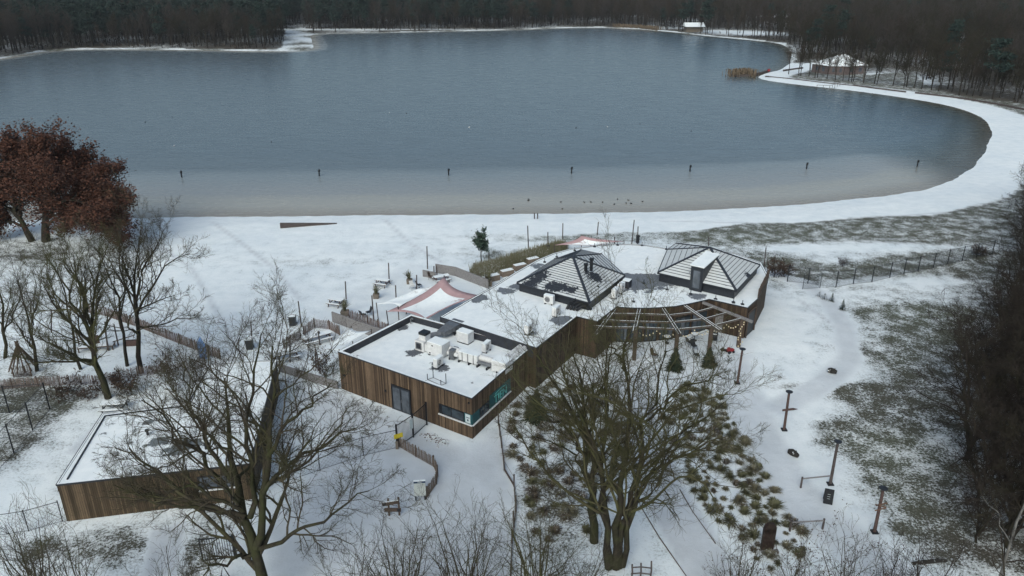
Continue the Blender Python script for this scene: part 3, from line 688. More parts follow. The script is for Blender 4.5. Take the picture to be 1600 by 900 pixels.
# dark plinth wall east of the upper roof + slatted screen along the terrace edge
scr = empty('slatted_screen', (*G(1205, 432)[:2], 0), 'dark slatted timber screen along the east edge of the roof terrace beside the hipped roof', 'screen')
a, b_ = np.array(r2[12]), np.array(r2[13]); mb = MB(scr.location); nseg = 46
for i in range(nseg):
    p = a + (b_ - a) * (i + .5) / nseg; mb.box((*p, H2 + .45 + random.uniform(-.1, .1)), (.06, .09, 1.1 + random.uniform(-.1, .1)), math.atan2(*(b_ - a)[::-1]))
mb.build('slats', M['wood'], scr)
mb = MB(scr.location); mb.beam((*a, H2 + .2), (*b_, H2 + .2), .05, .1); mb.beam((*a, H2 + .8), (*b_, H2 + .8), .05, .1); mb.build('rail', M['palewood'], scr)
# small roof anchors along the far edge and front of the upper roof
for i, (x, y) in enumerate([(851, 408), (870, 400), (898, 390), (929, 384), (965, 381.5), (1003, 382), (1041, 388), (1042, 451), (1079, 458), (1118, 466), (1160, 474), (1146, 471), (1006, 441), (990, 470)]):
    p = flat(x, y + 2, H2 - .05); mb = MB(p); mb.tube([p, p + (0, 0, .5)], .035, 5); mb.box(p + (0, 0, .06), (.3, .3, .1))
    o = mb.build('roof_anchor', M['dark']); tag(o, 'short dark safety anchor standing in the snow on the upper pavilion roof', 'roof anchor', 'anchors on the pavilion roof')
# ---- roof equipment
def ac_unit(p, rz, lab, s=1.0, grp='air conditioners on the pavilion roof'):
    t = empty('air_conditioner', p, lab, 'air conditioner', grp, rz)
    w_, d_, h_ = 1.0 * s, .42 * s, .8 * s; z0 = .14
    MB().box((0, 0, z0 + h_ / 2), (w_, d_, h_)).build('casing', M['white_metal'], t)
    MB().box((0, 0, z0 + h_ + .035), (w_ * .98, d_ * .98, .07)).build('snow_cap', M['snow'], t)
    for sx in (-1, 1): MB().box((sx * w_ * .35, 0, z0 / 2), (.1, d_ * 1.25, z0)).build('foot', M['black'], t)
    mb = MB(); cx = -w_ * .12; r = h_ * .36
    mb.tube([(cx, -d_ / 2 - .02, z0 + h_ / 2), (cx, -d_ / 2 - .001, z0 + h_ / 2)], r, 18); fan_ = mb.build('fan_grille', M['dark'], t)
    mb = MB()
    for k in range(3):
        rr_ = r * (k + 1) / 3.2; mb.tube([(cx + rr_ * math.cos(a_), -d_ / 2 - .028, z0 + h_ / 2 + rr_ * math.sin(a_)) for a_ in np.linspace(0, 2 * math.pi, 15)], .012, 4, cap=False)
    mb.build('guard_ring', M['white_metal'], fan_)
    return t
Z1, Z2 = H1 - .66, H2 - .05
rot_front = math.atan2(wd[1], wd[0]); rot_right = math.atan2(wd2[1], wd2[0])
ac_unit(flat(685, 573, Z1), rot_right, 'white air conditioner alone on the lower roof with wet patch at its foot')
ac_unit(flat(760, 549, Z1), rot_right, 'white air conditioner on the lower roof close to the dark step wall')
ac_unit(flat(826, 521, Z2), rot_right, 'white air conditioner standing alone at the front of the upper snowy roof', 1.05)
ac_unit(flat(858, 475, Z2), rot_front + .1, 'white air conditioner just below the dark eave of the nearer hipped roof', 1.05)
ac_unit(flat(869, 493, Z2), rot_right, 'white air conditioner beside black bent hoses in front of the nearer hipped roof', 1.05)
ac_unit(flat(961, 465, Z2), rot_right + math.pi / 2 * 0, 'white air conditioner right of the nearer hipped roof, front one of a pair', 1.1)
ac_unit(flat(970, 457, Z2), rot_right, 'white air conditioner right of the nearer hipped roof, rear one of a pair', 1.1)
t = empty('condenser_box', flat(979, 449, Z2), 'small dark grey condenser box behind the pair of white air conditioners', 'condenser', rz=rot_right)
MB().box((0, 0, .45), (.9, .8, .8)).build('casing', M['membrane'], t); MB().box((0, 0, .88), (.88, .78, .05)).build('snow_cap', M['snow'], t)
t = empty('hose_bundle', flat(905, 486, Z2), 'bundle of thick black insulated hoses arching off the roof by the nearer hipped roof', 'hoses')
for k in range(4):
    mb = MB(); a0 = flat(886 + 5 * k, 483 + k, Z2) - np.array(t.location); a1 = flat(915 + 4 * k, 478 + 2 * k, Z2) - np.array(t.location)
    mb.tube([a0 + (a1 - a0) * u_ + (0, 0, (.9 - .12 * k) * math.sin(math.pi * min(1, u_ * 1.15)) ** .7) for u_ in np.linspace(0, .86, 9)], .16, 8)
    mb.build('hose', M['black'], t)
# condenser with fan (left) with black open top
t = empty('extract_fan', flat(661, 546, Z1), 'boxy white extract fan with square grille and black open top on the lower roof', 'roof fan', rz=rot_front)
MB().box((0, 0, .55), (1.05, 1.0, 1.0)).build('casing', M['white_metal'], t); mb = MB(); mb.box((-.1, -.505, .55), (.7, .02, .7)); mb.build('grille', M['grey_metal'], t)
MB().box((-.1, -.52, .55), (.45, .02, .45)).build('grille_centre', M['membrane'], t)
mb = MB(); mb.box((.1, .2, 1.3), (.75, .75, .5)); mb.build('outlet_collar', M['white_metal'], t); MB().box((.1, .2, 1.68), (.8, .8, .24)).build('outlet_top', M['black'], t)
MB().box((.75, 0, .5), (.5, .7, .7)).build('side_duct', M['white_metal'], t)
t = empty('ventilation_unit', flat(686, 554, Z1), 'large white air handling box with dark feet in the middle of the lower roof', 'ventilation unit', rz=rot_front)
MB().box((0, 0, .75), (1.7, 1.25, 1.2)).build('casing', M['white_metal'], t); MB().box((0, 0, 1.385), (1.68, 1.23, .07)).build('snow_cap', M['snow'], t)
for sx in (-1, 1):
    for sy in (-1, 1): MB().box((sx * .7, sy * .5, .08), (.2, .2, .15)).build('foot', M['black'], t)
for x_, z_ in ((-.25, 1.1), (-.55, .3)): MB().box((x_, -.63, z_), (.16, .03, .12)).build('latch', M['dark'], t)
t = empty('white_box_unit', flat(727, 534, Z1), 'white box shaped chiller with dark base near the step wall of the lower roof', 'chiller', rz=rot_front)
MB().box((0, 0, .62), (1.35, .95, 1.0)).build('casing', M['white_metal'], t); MB().box((0, 0, .06), (1.3, .9, .12)).build('base', M['black'], t); MB().box((0, 0, 1.15), (1.34, .94, .06)).build('snow_cap', M['snow'], t)
t = empty('metal_duct', flat(706, 521, Z1), 'grey sheet metal duct with sloping hood against the step wall', 'duct', rz=rot_front)
Q = XY((0, 0, 0), 0)
MB().box((.1, .35, .8), (1.3, 1.5, .55)).build('hood', M['grey_metal'], t)
mb = MB(); mb.add([(-.5, -.4, .55), (.7, -.4, .55), (.3, -1.5, .35), (-.6, -1.5, .35), (-.5, -.4, 1.05), (.7, -.4, 1.05), (.3, -1.5, .75), (-.6, -1.5, .75)], [(3, 2, 1, 0), (4, 5, 6, 7), (0, 1, 5, 4), (1, 2, 6, 5), (2, 3, 7, 6), (3, 0, 4, 7)]); mb.build('sloped_duct', M['grey_metal'], t)
MB().tube([(-.2, -1.4, .5), (-.9, -2.2, .45), (-1.2, -2.6, .4)], .26, 10).build('flexible_pipe', M['grey_metal'], t)
for sx in (-.4, .5):
    for sy in (-.2, .9): MB().box((sx, sy, .26), (.08, .08, .52)).build('leg', M['dark'], t)
# long duct run
L0, L_1 = flat(703, 557, Z1), flat(790, 582, Z1); dd = (L_1 - L0); LL = np.linalg.norm(dd); rz_ = math.atan2(dd[1], dd[0])
t = empty('duct_run', L0, 'long white duct of boxes and round pipes crossing the lower roof', 'duct', rz=rz_)
mb = MB(); mb.tube([(0, .1, .75), (LL * .22, .1, .75)], .28, 10); mb.tube([(0, -.3, .55), (LL * .2, -.3, .55)], .2, 10); mb.build('round_pipe', M['white_metal'], t)
MB().box((LL * .09, -.1, .55), (.5, .9, .9)).build('damper_box', M['grey_metal'], t)
MB().box((LL * .38, 0, .62), (LL * .34, .85, .8)).build('silencer_box', M['white_metal'], t); MB().box((LL * .38, 0, 1.05), (LL * .34, .83, .06)).build('snow_cap', M['snow'], t)
for k_ in (.28, .38, .48): MB().box((LL * k_, 0, .6), (.05, .95, .88)).build('flange', M['grey_metal'], t)
MB().tube([(LL * .54, .15, .7), (LL * .86, .15, .7)], .3, 10).build('round_pipe', M['white_metal'], t); MB().tube([(LL * .54, -.28, .45), (LL * .84, -.28, .45)], .17, 10).build('round_pipe', M['grey_metal'], t)
MB().box((LL * .93, .1, .62), (LL * .24, 1.25, 1.0)).build('end_box', M['white_metal'], t); MB().box((LL * .93, .1, 1.15), (LL * .24, 1.22, .06)).build('snow_cap', M['snow'], t)
for k_ in (.05, .22, .40, .55, .72, .9): MB().box((LL * k_, 0, .1), (.12, 1.1, .2)).build('support_block', M['black'], t)
t = empty('roof_pipes', flat(790, 575, Z1), 'pair of long parallel white round ducts along the right edge of the lower roof', 'duct')
for k in (0, 1):
    a0 = flat(789 + 8 * k, 572 + 2 * k, Z1) + (0, 0, .75); a1 = flat(815 + 7 * k, 551 + 2 * k, Z1) + (0, 0, .75); MB(t.location).tube([a0, a1, a1 + (0, 0, -.5)], .23, 10).build('pipe', M['white_metal'], t)
t = empty('mast_frame', flat(683, 600, Z1), 'low thin steel frame with four upright rods in snow near the front parapet', 'mast frame')
pts_ = [flat(x, y, Z1 + .03) for x, y in ((668, 593), (677, 590), (697, 599), (689, 602))]; mb = MB(t.location)
for i in range(4): mb.tube([pts_[i], pts_[(i + 1) % 4]], .03, 4)
mb.build('base_frame', M['grey_metal'], t)
for p_, h_ in zip(pts_, (.55, 1.0, .95, .5)): MB(t.location).tube([p_, p_ + (0, 0, h_)], .035, 5).build('rod', M['dark'], t)
mb = MB(flat(721, 520, Z1)); p_ = np.array(mb.o)
for a_ in (0, 1, 2): mb.tube([p_ + (.35 * math.cos(a_ * 2.1), .35 * math.sin(a_ * 2.1), 0), p_ + (0, 0, 1.0)], .035, 5)
mb.tube([p_ + (-.2, -.1, .4), p_ + (.2, .1, .45)], .03, 4)
o = mb.build('tripod', M['redwood']); tag(o, 'small reddish tripod leaning at the dark step wall between hood and white box', 'tripod')
for x, y in ((642, 506), (676, 509), (690, 508), (775, 533)):
    mb = MB(flat(x, y, Z1)); p_ = np.array(mb.o); mb.tube([p_, p_ + (0, 0, .5), p_ + (.12, 0, .62), p_ + (.25, 0, .5)], .06, 7); o = mb.build('vent_pipe', M['grey_metal'])
    tag(o, 'small bent grey vent pipe at the foot of the parapet on the lower roof', 'vent pipe', 'bent vent pipes on the lower roof')
# ---- pergola
pg = empty('pergola', G(1110, 546), 'open timber pergola of paired beams curving over the snowy terrace with string lights', 'pergola')
po = np.array(pg.location); ZP = H2 - .25
def fp(x, y, z=ZP): return flat(x, y, z)
for (a_, b2_) in [((1069, 478), (1126, 517)), ((1035, 481), (1062, 523)), ((999, 482), (991, 519)), ((962, 482), (930, 524))]:
    A_, B_ = fp(*a_), fp(*b2_); d_ = (B_ - A_) / np.linalg.norm(B_ - A_); s_ = np.array((-d_[1], d_[0], 0)) * .13
    mb = MB(po); mb.beam(A_ - s_, B_ - s_, .09, .24, 0); mb.beam(A_ + s_, B_ + s_, .09, .24, 0)
    mb.beam(A_ - s_ + (0, 0, .13), B_ - s_ + (0, 0, .13), .05, .02, 1); mb.beam(A_ + s_ + (0, 0, .13), B_ + s_ + (0, 0, .13), .05, .02, 1); mb.build('paired_beam', [M['beamwood'], M['snow']], pg)
MB(po).beam(fp(1094, 471), fp(1176, 503), .2, .24).build('main_beam', M['greywood'], pg)
rings = [[(928, 510), (960, 512), (994, 512), (1059, 515), (1112, 510), (1159, 498)], [(940, 500), (966, 502), (996, 503), (1050, 504), (1100, 499), (1136, 489)], [(955, 491), (975, 491), (1000, 491), (1045, 493), (1088, 488), (1114, 481)]]
for rg in rings:
    for i in range(len(rg) - 1):
        mb = MB(po); A_, B_ = fp(*rg[i], ZP - .1), fp(*rg[i + 1], ZP - .1); mb.beam(A_, B_, .08, .2); mb.beam(A_ + (0, 0, .105), B_ + (0, 0, .105), .045, .02, 1); mb.build('cross_beam', [M['beamwood'], M['snow']], pg)
posts = []
for x, y in ((1159, 498), (1112, 510), (1059, 515), (994, 512)):
    q = fp(x, y, ZP - .2); g = float(T(q[0], q[1])); MB(po).box((q[0], q[1], (g + ZP - .2) / 2 + .0), (.34, .34, ZP - .2 - g)).build('post', M['wood'], pg); posts.append(q)
mb = MB(po); rr_ = np.random.default_rng(5)
for i in range(3):
    for t_ in np.linspace(0.02, .98, 13):
        q = posts[i] + (posts[i + 1] - posts[i]) * t_ - (0, 0, .25 + .55 * math.sin(math.pi * ((t_ * 2) % 1))); mb.box(q, (.09, .09, .1))
for k in range(12): mb.box(posts[0] + (rr_.uniform(-.2, .3), -.2, -.3 - k * .24), (.09, .09, .1))
mb.build('string_lights', M['bulb'], pg)
# ================================================================== the low service building on the left
HL = 3.15
lp = [(88, 757), (390, 724), (432, 562), (322, 570), (291, 628), (160, 646)]
lb = [tuple(flat(x, y, HL)[:2]) for x, y in lp]
lo = np.array((*np.mean(lb, axis=0), 0)); lf = empty('service_building', lo, 'low timber clad building with snowy flat roof behind the big bare oak on the left', 'building')
MB(lo).prism([tuple(p) for p in inset(lb, .02)], -.3, HL - .15).build('wall', M['clad_left'], lf)
rim(MB(lo), lb, HL - .6, HL, .1, 0, 1).build('parapet', [M['clad_left'], M['coping']], lf)
MB(lo).prism([tuple(p) for p in inset(lb, .11)], HL - .17, HL - .03).build('snow_layer', snow_on('left_roof_snow', (.16, .18, .19), .88, 1.2, [(*flat(245, 690, HL)[:2], 1.2), (*flat(305, 690, HL)[:2], 1.0), (*flat(280, 700, HL)[:2], 1.5), (*flat(230, 660, HL)[:2], .6)]), lf)
mb = MB(lo)
for i in range(len(lb)):
    a, b_ = np.array(lb[i]), np.array(lb[(i + 1) % len(lb)]); d_ = (b_ - a) / np.linalg.norm(b_ - a); nn = np.array((d_[1], -d_[0])) * .025; mb.wallseg(a + nn, b_ + nn, HL - .12, HL + .003, .06)
mb.build('roof_edge_trim', M['dark'], lf)
mb = MB(lo); q = [flat(x, y, HL + .01) for x, y in ((105, 749), (164, 650), (292, 634), (326, 574))]
for i in range(3): mb.beam(q[i], q[i + 1], .09, .10)
mb.build('roof_gutter_strip', M['dark'], lf)
loc6, slab6, L6, *_ = wp(lb[0], lb[1]); s0, _ = loc6(312, 770); s1, _ = loc6(374, 760)
wo = slab6(s0, s1, 1.35, 2.5, 0, .03, MB(lo)).build('window', M['black'], lf)
for q0, q1 in ((s0 + .12, (s0 + s1) / 2 - .1), ((s0 + s1) / 2 + .1, s1 - .12)): slab6(q0, q1, 1.47, 2.38, .032, .02, MB(lo)).build('pane', M['glass_pale'], wo)
slab6(s0 - .05, s1 + .05, 1.27, 1.35, 0, .14, MB(lo)).build('sill', M['white_metal'], wo)
for x, y in ((231, 680), (276, 695), (292, 695), (322, 702)):
    mb = MB(flat(x, y, HL - .05)); p_ = np.array(mb.o); mb.tube([p_, p_ + (0, 0, .4)], .09, 8); mb.tube([p_ + (0, 0, .36), p_ + (0, 0, .5)], .15, 8)
    tag(mb.build('roof_vent', M['dark']), 'short capped vent on the snowy roof of the low left building', 'roof vent', 'vents on the left roof')
# ================================================================== far buildings
fo = flat(1310, 124); fo = (flat(1268, 115) + flat(1352, 113)) / 2; fb = empty('lakeside_house', fo, 'brick pavilion with broad snowy hipped roof among bare trees on the far right shore', 'building')
sc_ = np.linalg.norm(flat(1352, 118) - flat(1266, 118)); W_, D_ = sc_ * .98, sc_ * .62; dl = XY(np.zeros(3), -.06)
hexa = lambda k: [dl(-W_ / 2 * k, D_ * .25 * k)[:2], dl(-W_ * .30 * k, -D_ * .38 * k)[:2], dl(W_ * .02 * k, -D_ / 2 * k)[:2], dl(W_ * .5 * k, -D_ * .12 * k)[:2], dl(W_ * .45 * k, D_ * .45 * k)[:2], dl(-W_ * .2 * k, D_ / 2 * k)[:2]]
MB().prism([tuple(p) for p in hexa(.93)], 0, 3.0, 0).build('wall', M['brick'], fb)
mb = MB(); hx = hexa(1.0); ap = [np.array((-W_ * .02, 0, 6.6)), np.array((W_ * .1, 0.5, 6.6))]; z_ = 3.0
hv = [(*p, z_) for p in hx]
mb.add(hv + [tuple(ap[0]), tuple(ap[1])], [(0, 1, 6), (1, 2, 6), (2, 7, 6), (2, 3, 7), (3, 4, 7), (4, 5, 7), (5, 6, 7), (5, 0, 6), (5, 4, 3, 2, 1, 0)])
mb.build('roof', snow_on('far_roof_snow', (.22, .19, .19), .66, .5), fb)
for k in range(3):
    a, b_ = np.array(hexa(.935)[k]), np.array(hexa(.935)[k + 1]); d_ = b_ - a
    for t_ in (.25, .65):
        p = a + d_ * t_; q = a + d_ * (t_ + .14); MB().wallseg(p, q, .9, 2.3, .12).build('window', M['glass_pale'], fb)
f2 = empty('snowy_shed', flat(950, 22), 'distant low house with white roof in the wood beyond the lake', 'building'); mb = MB(); mb.box((0, 0, 2), (20, 10, 4)); mb.build('wall', M['brick'], f2); mb = MB(); mb.prism([(-14, -7), (14, -7), (14, 7), (-14, 7)], 4, 5.2); mb.build('roof', M['snow'], f2)
for (px_, py_, w__, lab) in ((1222, 33, 34, 'distant house with long snowy gable roof above the far right bay'), (1083, 49, 10, 'pale boathouse with white roof at the far water edge')):
    f3 = empty('distant_house', flat(px_, py_), lab, 'building'); MB().box((0, 0, 1.5), (w__, 8, 3)).build('wall', M['brickpale'], f3)
    mb = MB(); x_ = w__ / 2 + 1; mb.add([(-x_, -6, 3), (x_, -6, 3), (x_, 6, 3), (-x_, 6, 3), (-x_, 0, 5.2), (x_, 0, 5.2)], [(0, 1, 5, 4), (2, 3, 4, 5), (0, 4, 3), (1, 2, 5), (3, 2, 1, 0)]); mb.build('roof', M['snow'], f3)
# ================================================================== trees
def tree_things(name, base, label, cat, group, limbs, spec, seed, mats, K0=8, amp=.08, split=1, leaves=None, lsize=.09, shrink=1, rk=1.0):
    """limbs in world coordinates; split = number of levels that belong to the trunk"""
    rg = np.random.default_rng(seed); base = np.array(base, float)
    L = [([np.array(p, float) - base for p in l[0]], l[1] * rk, l[2] * rk) for l in limbs]
    parts, lv = make_branches(rg, L, spec, K0, amp)
    t = empty(name, base, label, cat, group)
    V, F = merge(parts[:split]); link('trunk', rawmesh('trunk', V, F, [mats[0]]), t)
    V, F = merge(parts[split:]); mi = np.zeros(len(F), int); ms = [mats[1]]
    if leaves:
        P = lv[-1][0]; C = P.reshape(-1, 3); C = C[rg.integers(0, len(C), leaves)] + rg.normal(0, .16 + (.38 if lsize > .2 else 0), (leaves, 3))
        v2, f2 = leaves_np(rg, C, lsize); F = np.concatenate([F, f2 + len(V)]); V = np.concatenate([V, v2]); mi = np.r_[mi, np.ones(len(f2), int)]; ms.append(mats[2])
    link('crown', rawmesh('crown', V, F, ms, mi), t)
    if shrink != 1: t.scale = (shrink, shrink, shrink)
    return t
def pxl(pts, Y=None): return [at(p[0], p[1], p[2]) for p in pts]
def SPEC(l1=9, l2=8, l3=7, l4=5, r=.5, ang=42, up=.06, tw=.006, rat=(.5, .5, .5, .55)):
    return [dict(per=l1, ratio=rat[0], ang=ang, K=8, up=up, wob=.20, t0=.24, sides=6, rr=.55, rmin=tw * 2.2),
            dict(per=l2, ratio=rat[1], ang=ang + 5, K=5, up=up, wob=.22, t0=.15, sides=5, rr=.6, rmin=tw * 1.7),
            dict(per=l3, ratio=rat[2], ang=ang + 5, K=3, up=up * .7, wob=.26, t0=.2, sides=3, rr=.6, rmin=tw * 1.25),
            dict(per=l4, ratio=rat[3], ang=ang + 5, K=2, up=up * .5, wob=.2, t0=.2, sides=3, rr=.7, rmin=tw)]
# --- the big multi-stemmed tree in the middle and its neighbour
b0 = G(961, 888)
y0 = b0[1]
limbs = [(pxl([(950, 888, y0), (946, 800, y0 + .2), (932, 700, y0 + 1), (908, 620, y0 + 2), (880, 560, y0 + 3), (860, 520, y0 + 4)]), .34, .05),
         (pxl([(962, 888, y0 - .1), (965, 800, y0 - .1), (978, 690, y0), (982, 600, y0 + .6), (975, 530, y0 + 1.4), (985, 480, y0 + 2)]), .38, .05),
         (pxl([(968, 886, y0), (975, 800, y0 - .2), (995, 720, y0 - .4), (1010, 640, y0), (1030, 570, y0 + .6), (1050, 520, y0 + 1.4)]), .34, .05),
         (pxl([(974, 884, y0), (992, 790, y0 - .3), (1018, 720, y0 - 1), (1060, 670, y0 - 1.4), (1110, 640, y0 - 1.5), (1145, 600, y0 - 1)]), .28, .04),
         (pxl([(976, 800, y0 - .3), (1015, 715, y0 - .8), (1070, 690, y0 - 1.6), (1130, 690, y0 - 2.2)]), .17, .03),
         (pxl([(955, 880, y0), (940, 760, y0 + .4), (938, 680, y0 + 1.6), (950, 600, y0 + 3), (940, 540, y0 + 4.4), (950, 500, y0 + 5)]), .28, .04),
         (pxl([(984, 560, y0 + .8), (960, 520, y0 + 1), (925, 495, y0 + 1.6)]), .12, .03),
         (pxl([(1012, 640, y0), (1060, 590, y0 - .4), (1110, 570, y0 - .4), (1140, 560, y0)]), .12, .03)]
SPB = SPEC(10, 8, 8, 4, ang=44, up=.045, tw=.0055)
tree_things('oak_tree', b0, 'big bare tree with several stems from one base in front of the pergola', 'tree', 'big bare trees in the foreground', limbs, SPB, 11, (M['bark_moss'], M['twig_moss']), K0=11, amp=.17, shrink=.93, rk=.80)
b1 = G(928, 846); y1 = b1[1]
limbs = [(pxl([(928, 848, y1), (924, 760, y1), (910, 670, y1 + .5), (880, 600, y1 + 1.2), (850, 555, y1 + 1.6), (830, 525, y1 + 2)]), .42, .05),
         (pxl([(924, 760, y1), (918, 660, y1 + .2), (900, 580, y1 + .6), (893, 520, y1 + 1)]), .24, .05),
         (pxl([(915, 700, y1), (880, 650, y1 - .6), (830, 625, y1 - .8), (800, 600, y1 - .8)]), .16, .03),
         (pxl([(920, 740, y1), (880, 690, y1 - 1), (840, 670, y1 - 1.4), (800, 665, y1 - 1.6)]), .12, .025),
         (pxl([(918, 690, y1), (935, 600, y1 + 1), (955, 540, y1 + 2), (960, 500, y1 + 3)]), .18, .03)]
tree_things('oak_tree', b1, 'bare tree with mossy base just left behind the big multi-stemmed tree', 'tree', 'big bare trees in the foreground', limbs, SPEC(8, 7, 7, 4, ang=44, up=.045, tw=.0055), 12, (M['bark_moss'], M['twig_moss']), K0=11, amp=.17, shrink=.93, rk=.8)
# --- big oak on the left
yb = 35.5
b2 = np.array((*at(408, 960, yb)[:2], 0.0))
limbs = [(pxl([(410, 975, yb), (404, 900, yb), (396, 850, yb), (385, 805, yb + .3), (372, 770, yb + .6), (352, 720, yb + 1.4), (352, 640, yb + 2.4), (345, 570, yb + 3.6)]), .48, .05),
         (pxl([(400, 850, yb), (408, 800, yb), (415, 740, yb + .6), (420, 660, yb + 1.8), (424, 590, yb + 3), (428, 520, yb + 4.4)]), .28, .05),
         (pxl([(404, 852, yb), (440, 835, yb - .6), (490, 815, yb - 1), (535, 785, yb - 1.2), (590, 755, yb - 1.2)]), .17, .03),
         (pxl([(392, 862, yb), (365, 866, yb - .8), (335, 882, yb - 1.6), (300, 905, yb - 2.4)]), .15, .03),
         (pxl([(383, 800, yb), (350, 790, yb + .2), (300, 790, yb + .4), (230, 770, yb + .6), (170, 745, yb + .8)]), .17, .03),
         (pxl([(375, 775, yb + .4), (335, 735, yb + 1), (290, 690, yb + 2), (245, 640, yb + 3), (215, 600, yb + 4)]), .19, .03),
         (pxl([(412, 760, yb), (440, 720, yb + .4), (490, 690, yb + .8), (540, 665, yb + 1.2), (570, 655, yb + 1.6)]), .16, .03),
         (pxl([(418, 700, yb + 1), (450, 650, yb + 1.6), (490, 610, yb + 2.4), (530, 580, yb + 3)]), .16, .03),
         (pxl([(390, 800, yb), (395, 720, yb + 1), (385, 640, yb + 2), (400, 560, yb + 3.4), (405, 500, yb + 4.6)]), .20, .04),
         (pxl([(360, 740, yb + 1), (315, 670, yb + 2.2), (290, 600, yb + 3.6), (280, 550, yb + 4.6)]), .15, .03),
         (pxl([(378, 790, yb), (330, 765, yb - .4), (260, 745, yb - .8), (200, 700, yb - .6)]), .14, .03)]
tree_things('oak_tree', b2, 'big bare oak with low spreading limbs before the low left building', 'tree', 'big bare trees in the foreground', limbs, SPEC(10, 8, 8, 5, ang=44, up=.045, tw=.0055), 13, (M['bark_moss'], M['twig']), K0=11, amp=.16, shrink=.95, rk=.95)
# --- bare trees round the playground
def mid_tree(base_px, limb_px, label, seed, r0=.28, per=(9, 7, 6, 5), mats=('bark_dark', 'twig'), ang=36, up=.09):
    b = G(*base_px); Y = b[1]; L = []
    for i, lp_ in enumerate(limb_px):
        r = r0 if i == 0 else r0 * lp_[-1] if not isinstance(lp_[-1], tuple) else r0 * .5
        pts = [p for p in lp_ if isinstance(p, tuple)]; L.append((pxl([(p[0], p[1], Y + (p[2] if len(p) > 2 else 0)) for p in pts]), r, .03))
    return tree_things('bare_tree', b, label, 'tree', 'bare trees around the playground', L, SPEC(*per, ang=ang, up=up), seed, tuple(M[k] for k in mats), K0=8, amp=.09, shrink=.95, rk=.95)
mid_tree((168, 622), [[(170, 625), (152, 575), (142, 530), (132, 480, .5), (118, 430, 1), (112, 385, 1.5)], [(150, 570), (120, 555), (85, 538, -1), (50, 520, -1.5), .5], [(145, 540), (110, 500, -.5), (80, 470, -.5), (60, 430), .5], [(140, 520), (145, 470, 1), (150, 420, 1.5), (165, 385, 2), .5],
                      [(138, 510), (110, 460, -1), (85, 415, -1), (70, 390, -1), .45], [(143, 560), (100, 560, -2), (55, 560, -2), (20, 555, -3), .35], [(140, 500), (128, 440, 2), (95, 395, 2), .4]], 'spreading bare tree with leaning trunk beside the dark picnic table left', 21, .36, (11, 9, 7, 4), ('bark_moss', 'twig_moss'))
mid_tree((199, 572), [[(199, 572), (192, 530), (186, 480), (178, 440, .5), (160, 400, 1), (152, 375, 1)], [(188, 490), (195, 440, .5), (188, 390, 1), (185, 360, 1), .5], [(181, 455), (165, 430), (150, 410), .4]], 'slender bare tree just left of the forked tree by the paling fence', 22, .2, (8, 6, 6, 4))
mid_tree((221, 583), [[(221, 583), (216, 530), (212, 490), (208, 450), (212, 400, .5), (220, 350, 1)], [(212, 500), (235, 440), (262, 405, -.5), (300, 385, -1), .5], [(213, 505), (250, 505, -1), (280, 495, -1.5), (310, 490, -2), .35], [(210, 470), (225, 410, 1), (245, 370, 1.5), (258, 345, 2), .5],
                      [(209, 450), (195, 410, 1), (190, 370, 1.5), .45], [(212, 480), (245, 465, -1), (275, 455, -1.5), .35]], 'forked bare tree with round open crown inside the playground fence', 23, .3, (10, 8, 6, 4))
mid_tree((58, 580), [[(58, 580), (54, 540), (45, 500), (35, 460), (25, 430)], [(55, 545), (30, 510), (10, 490), .4], [(48, 510), (60, 470), (65, 440), .4]], 'small dark bare tree behind the paling fence at the left edge', 24, .2, (9, 8, 6, 4))
mid_tree((126, 577), [[(126, 577), (115, 530), (103, 480), (96, 440), (85, 400)], [(108, 500), (88, 470), (70, 450), .4]], 'thin bare tree with crooked stem between playground posts and leaning tree', 25, .17, (7, 6, 5, 4))
mid_tree((8, 560), [[(8, 560), (5, 520), (2, 470), (-5, 430), (0, 400)], [(5, 520), (25, 480), (38, 440), .5]], 'bare tree cut by the left edge of the playground', 26, .2, (9, 8, 6, 4), ('bark_moss', 'twig_moss'))
# --- russet beech-like trees
def beech(base_px, limb_px, label, seed, leaves):
    b = G(*base_px); Y = b[1]
    L = [(pxl([(p[0], p[1], Y + (p[2] if len(p) > 2 else 0)) for p in lp_[0]]), lp_[1], .06) for lp_ in limb_px]
    sp_ = [dict(per=13, ratio=.60, ang=50, K=6, up=.02, wob=.14, t0=.3, sides=5, rr=.5, rmin=.03), dict(per=8, ratio=.5, ang=48, K=4, up=.0, wob=.16, t0=.25, sides=4, rr=.6, rmin=.02), dict(per=6, ratio=.5, ang=48, K=3, up=0, wob=.2, t0=.2, sides=3, rr=.6, rmin=.012)]
    return tree_things('leafy_tree', b, label, 'tree', 'russet trees on the beach lawn', L, sp_, seed, (M['bark_dark'], M['twig_dark'], M['beechleaf']), amp=.12, leaves=leaves, lsize=.23, shrink=.82)
beech((72, 377), [([(72, 377), (71, 350), (70, 320), (72, 290), (70, 250), (65, 215)], .75), ([(76, 345), (95, 330, -1), (120, 325, -1.5), (150, 330, -2)], .3), ([(71, 335), (100, 305, 1), (135, 285, 1), (175, 285, 1)], .35), ([(71, 320), (95, 280), (120, 250, 1), (150, 245, 1.5)], .33),
                  ([(71, 320), (50, 280, 2), (40, 240, 3)], .33), ([(71, 330), (90, 310, -5), (120, 290, -6), (160, 310, -6)], .28), ([(71, 315), (85, 265, 4), (100, 235, 6)], .3), ([(74, 335), (110, 318, -3), (160, 310, -4), (185, 312, -4)], .25)], 'large round tree holding rusty brown leaves on the shore lawn', 31, 90000)
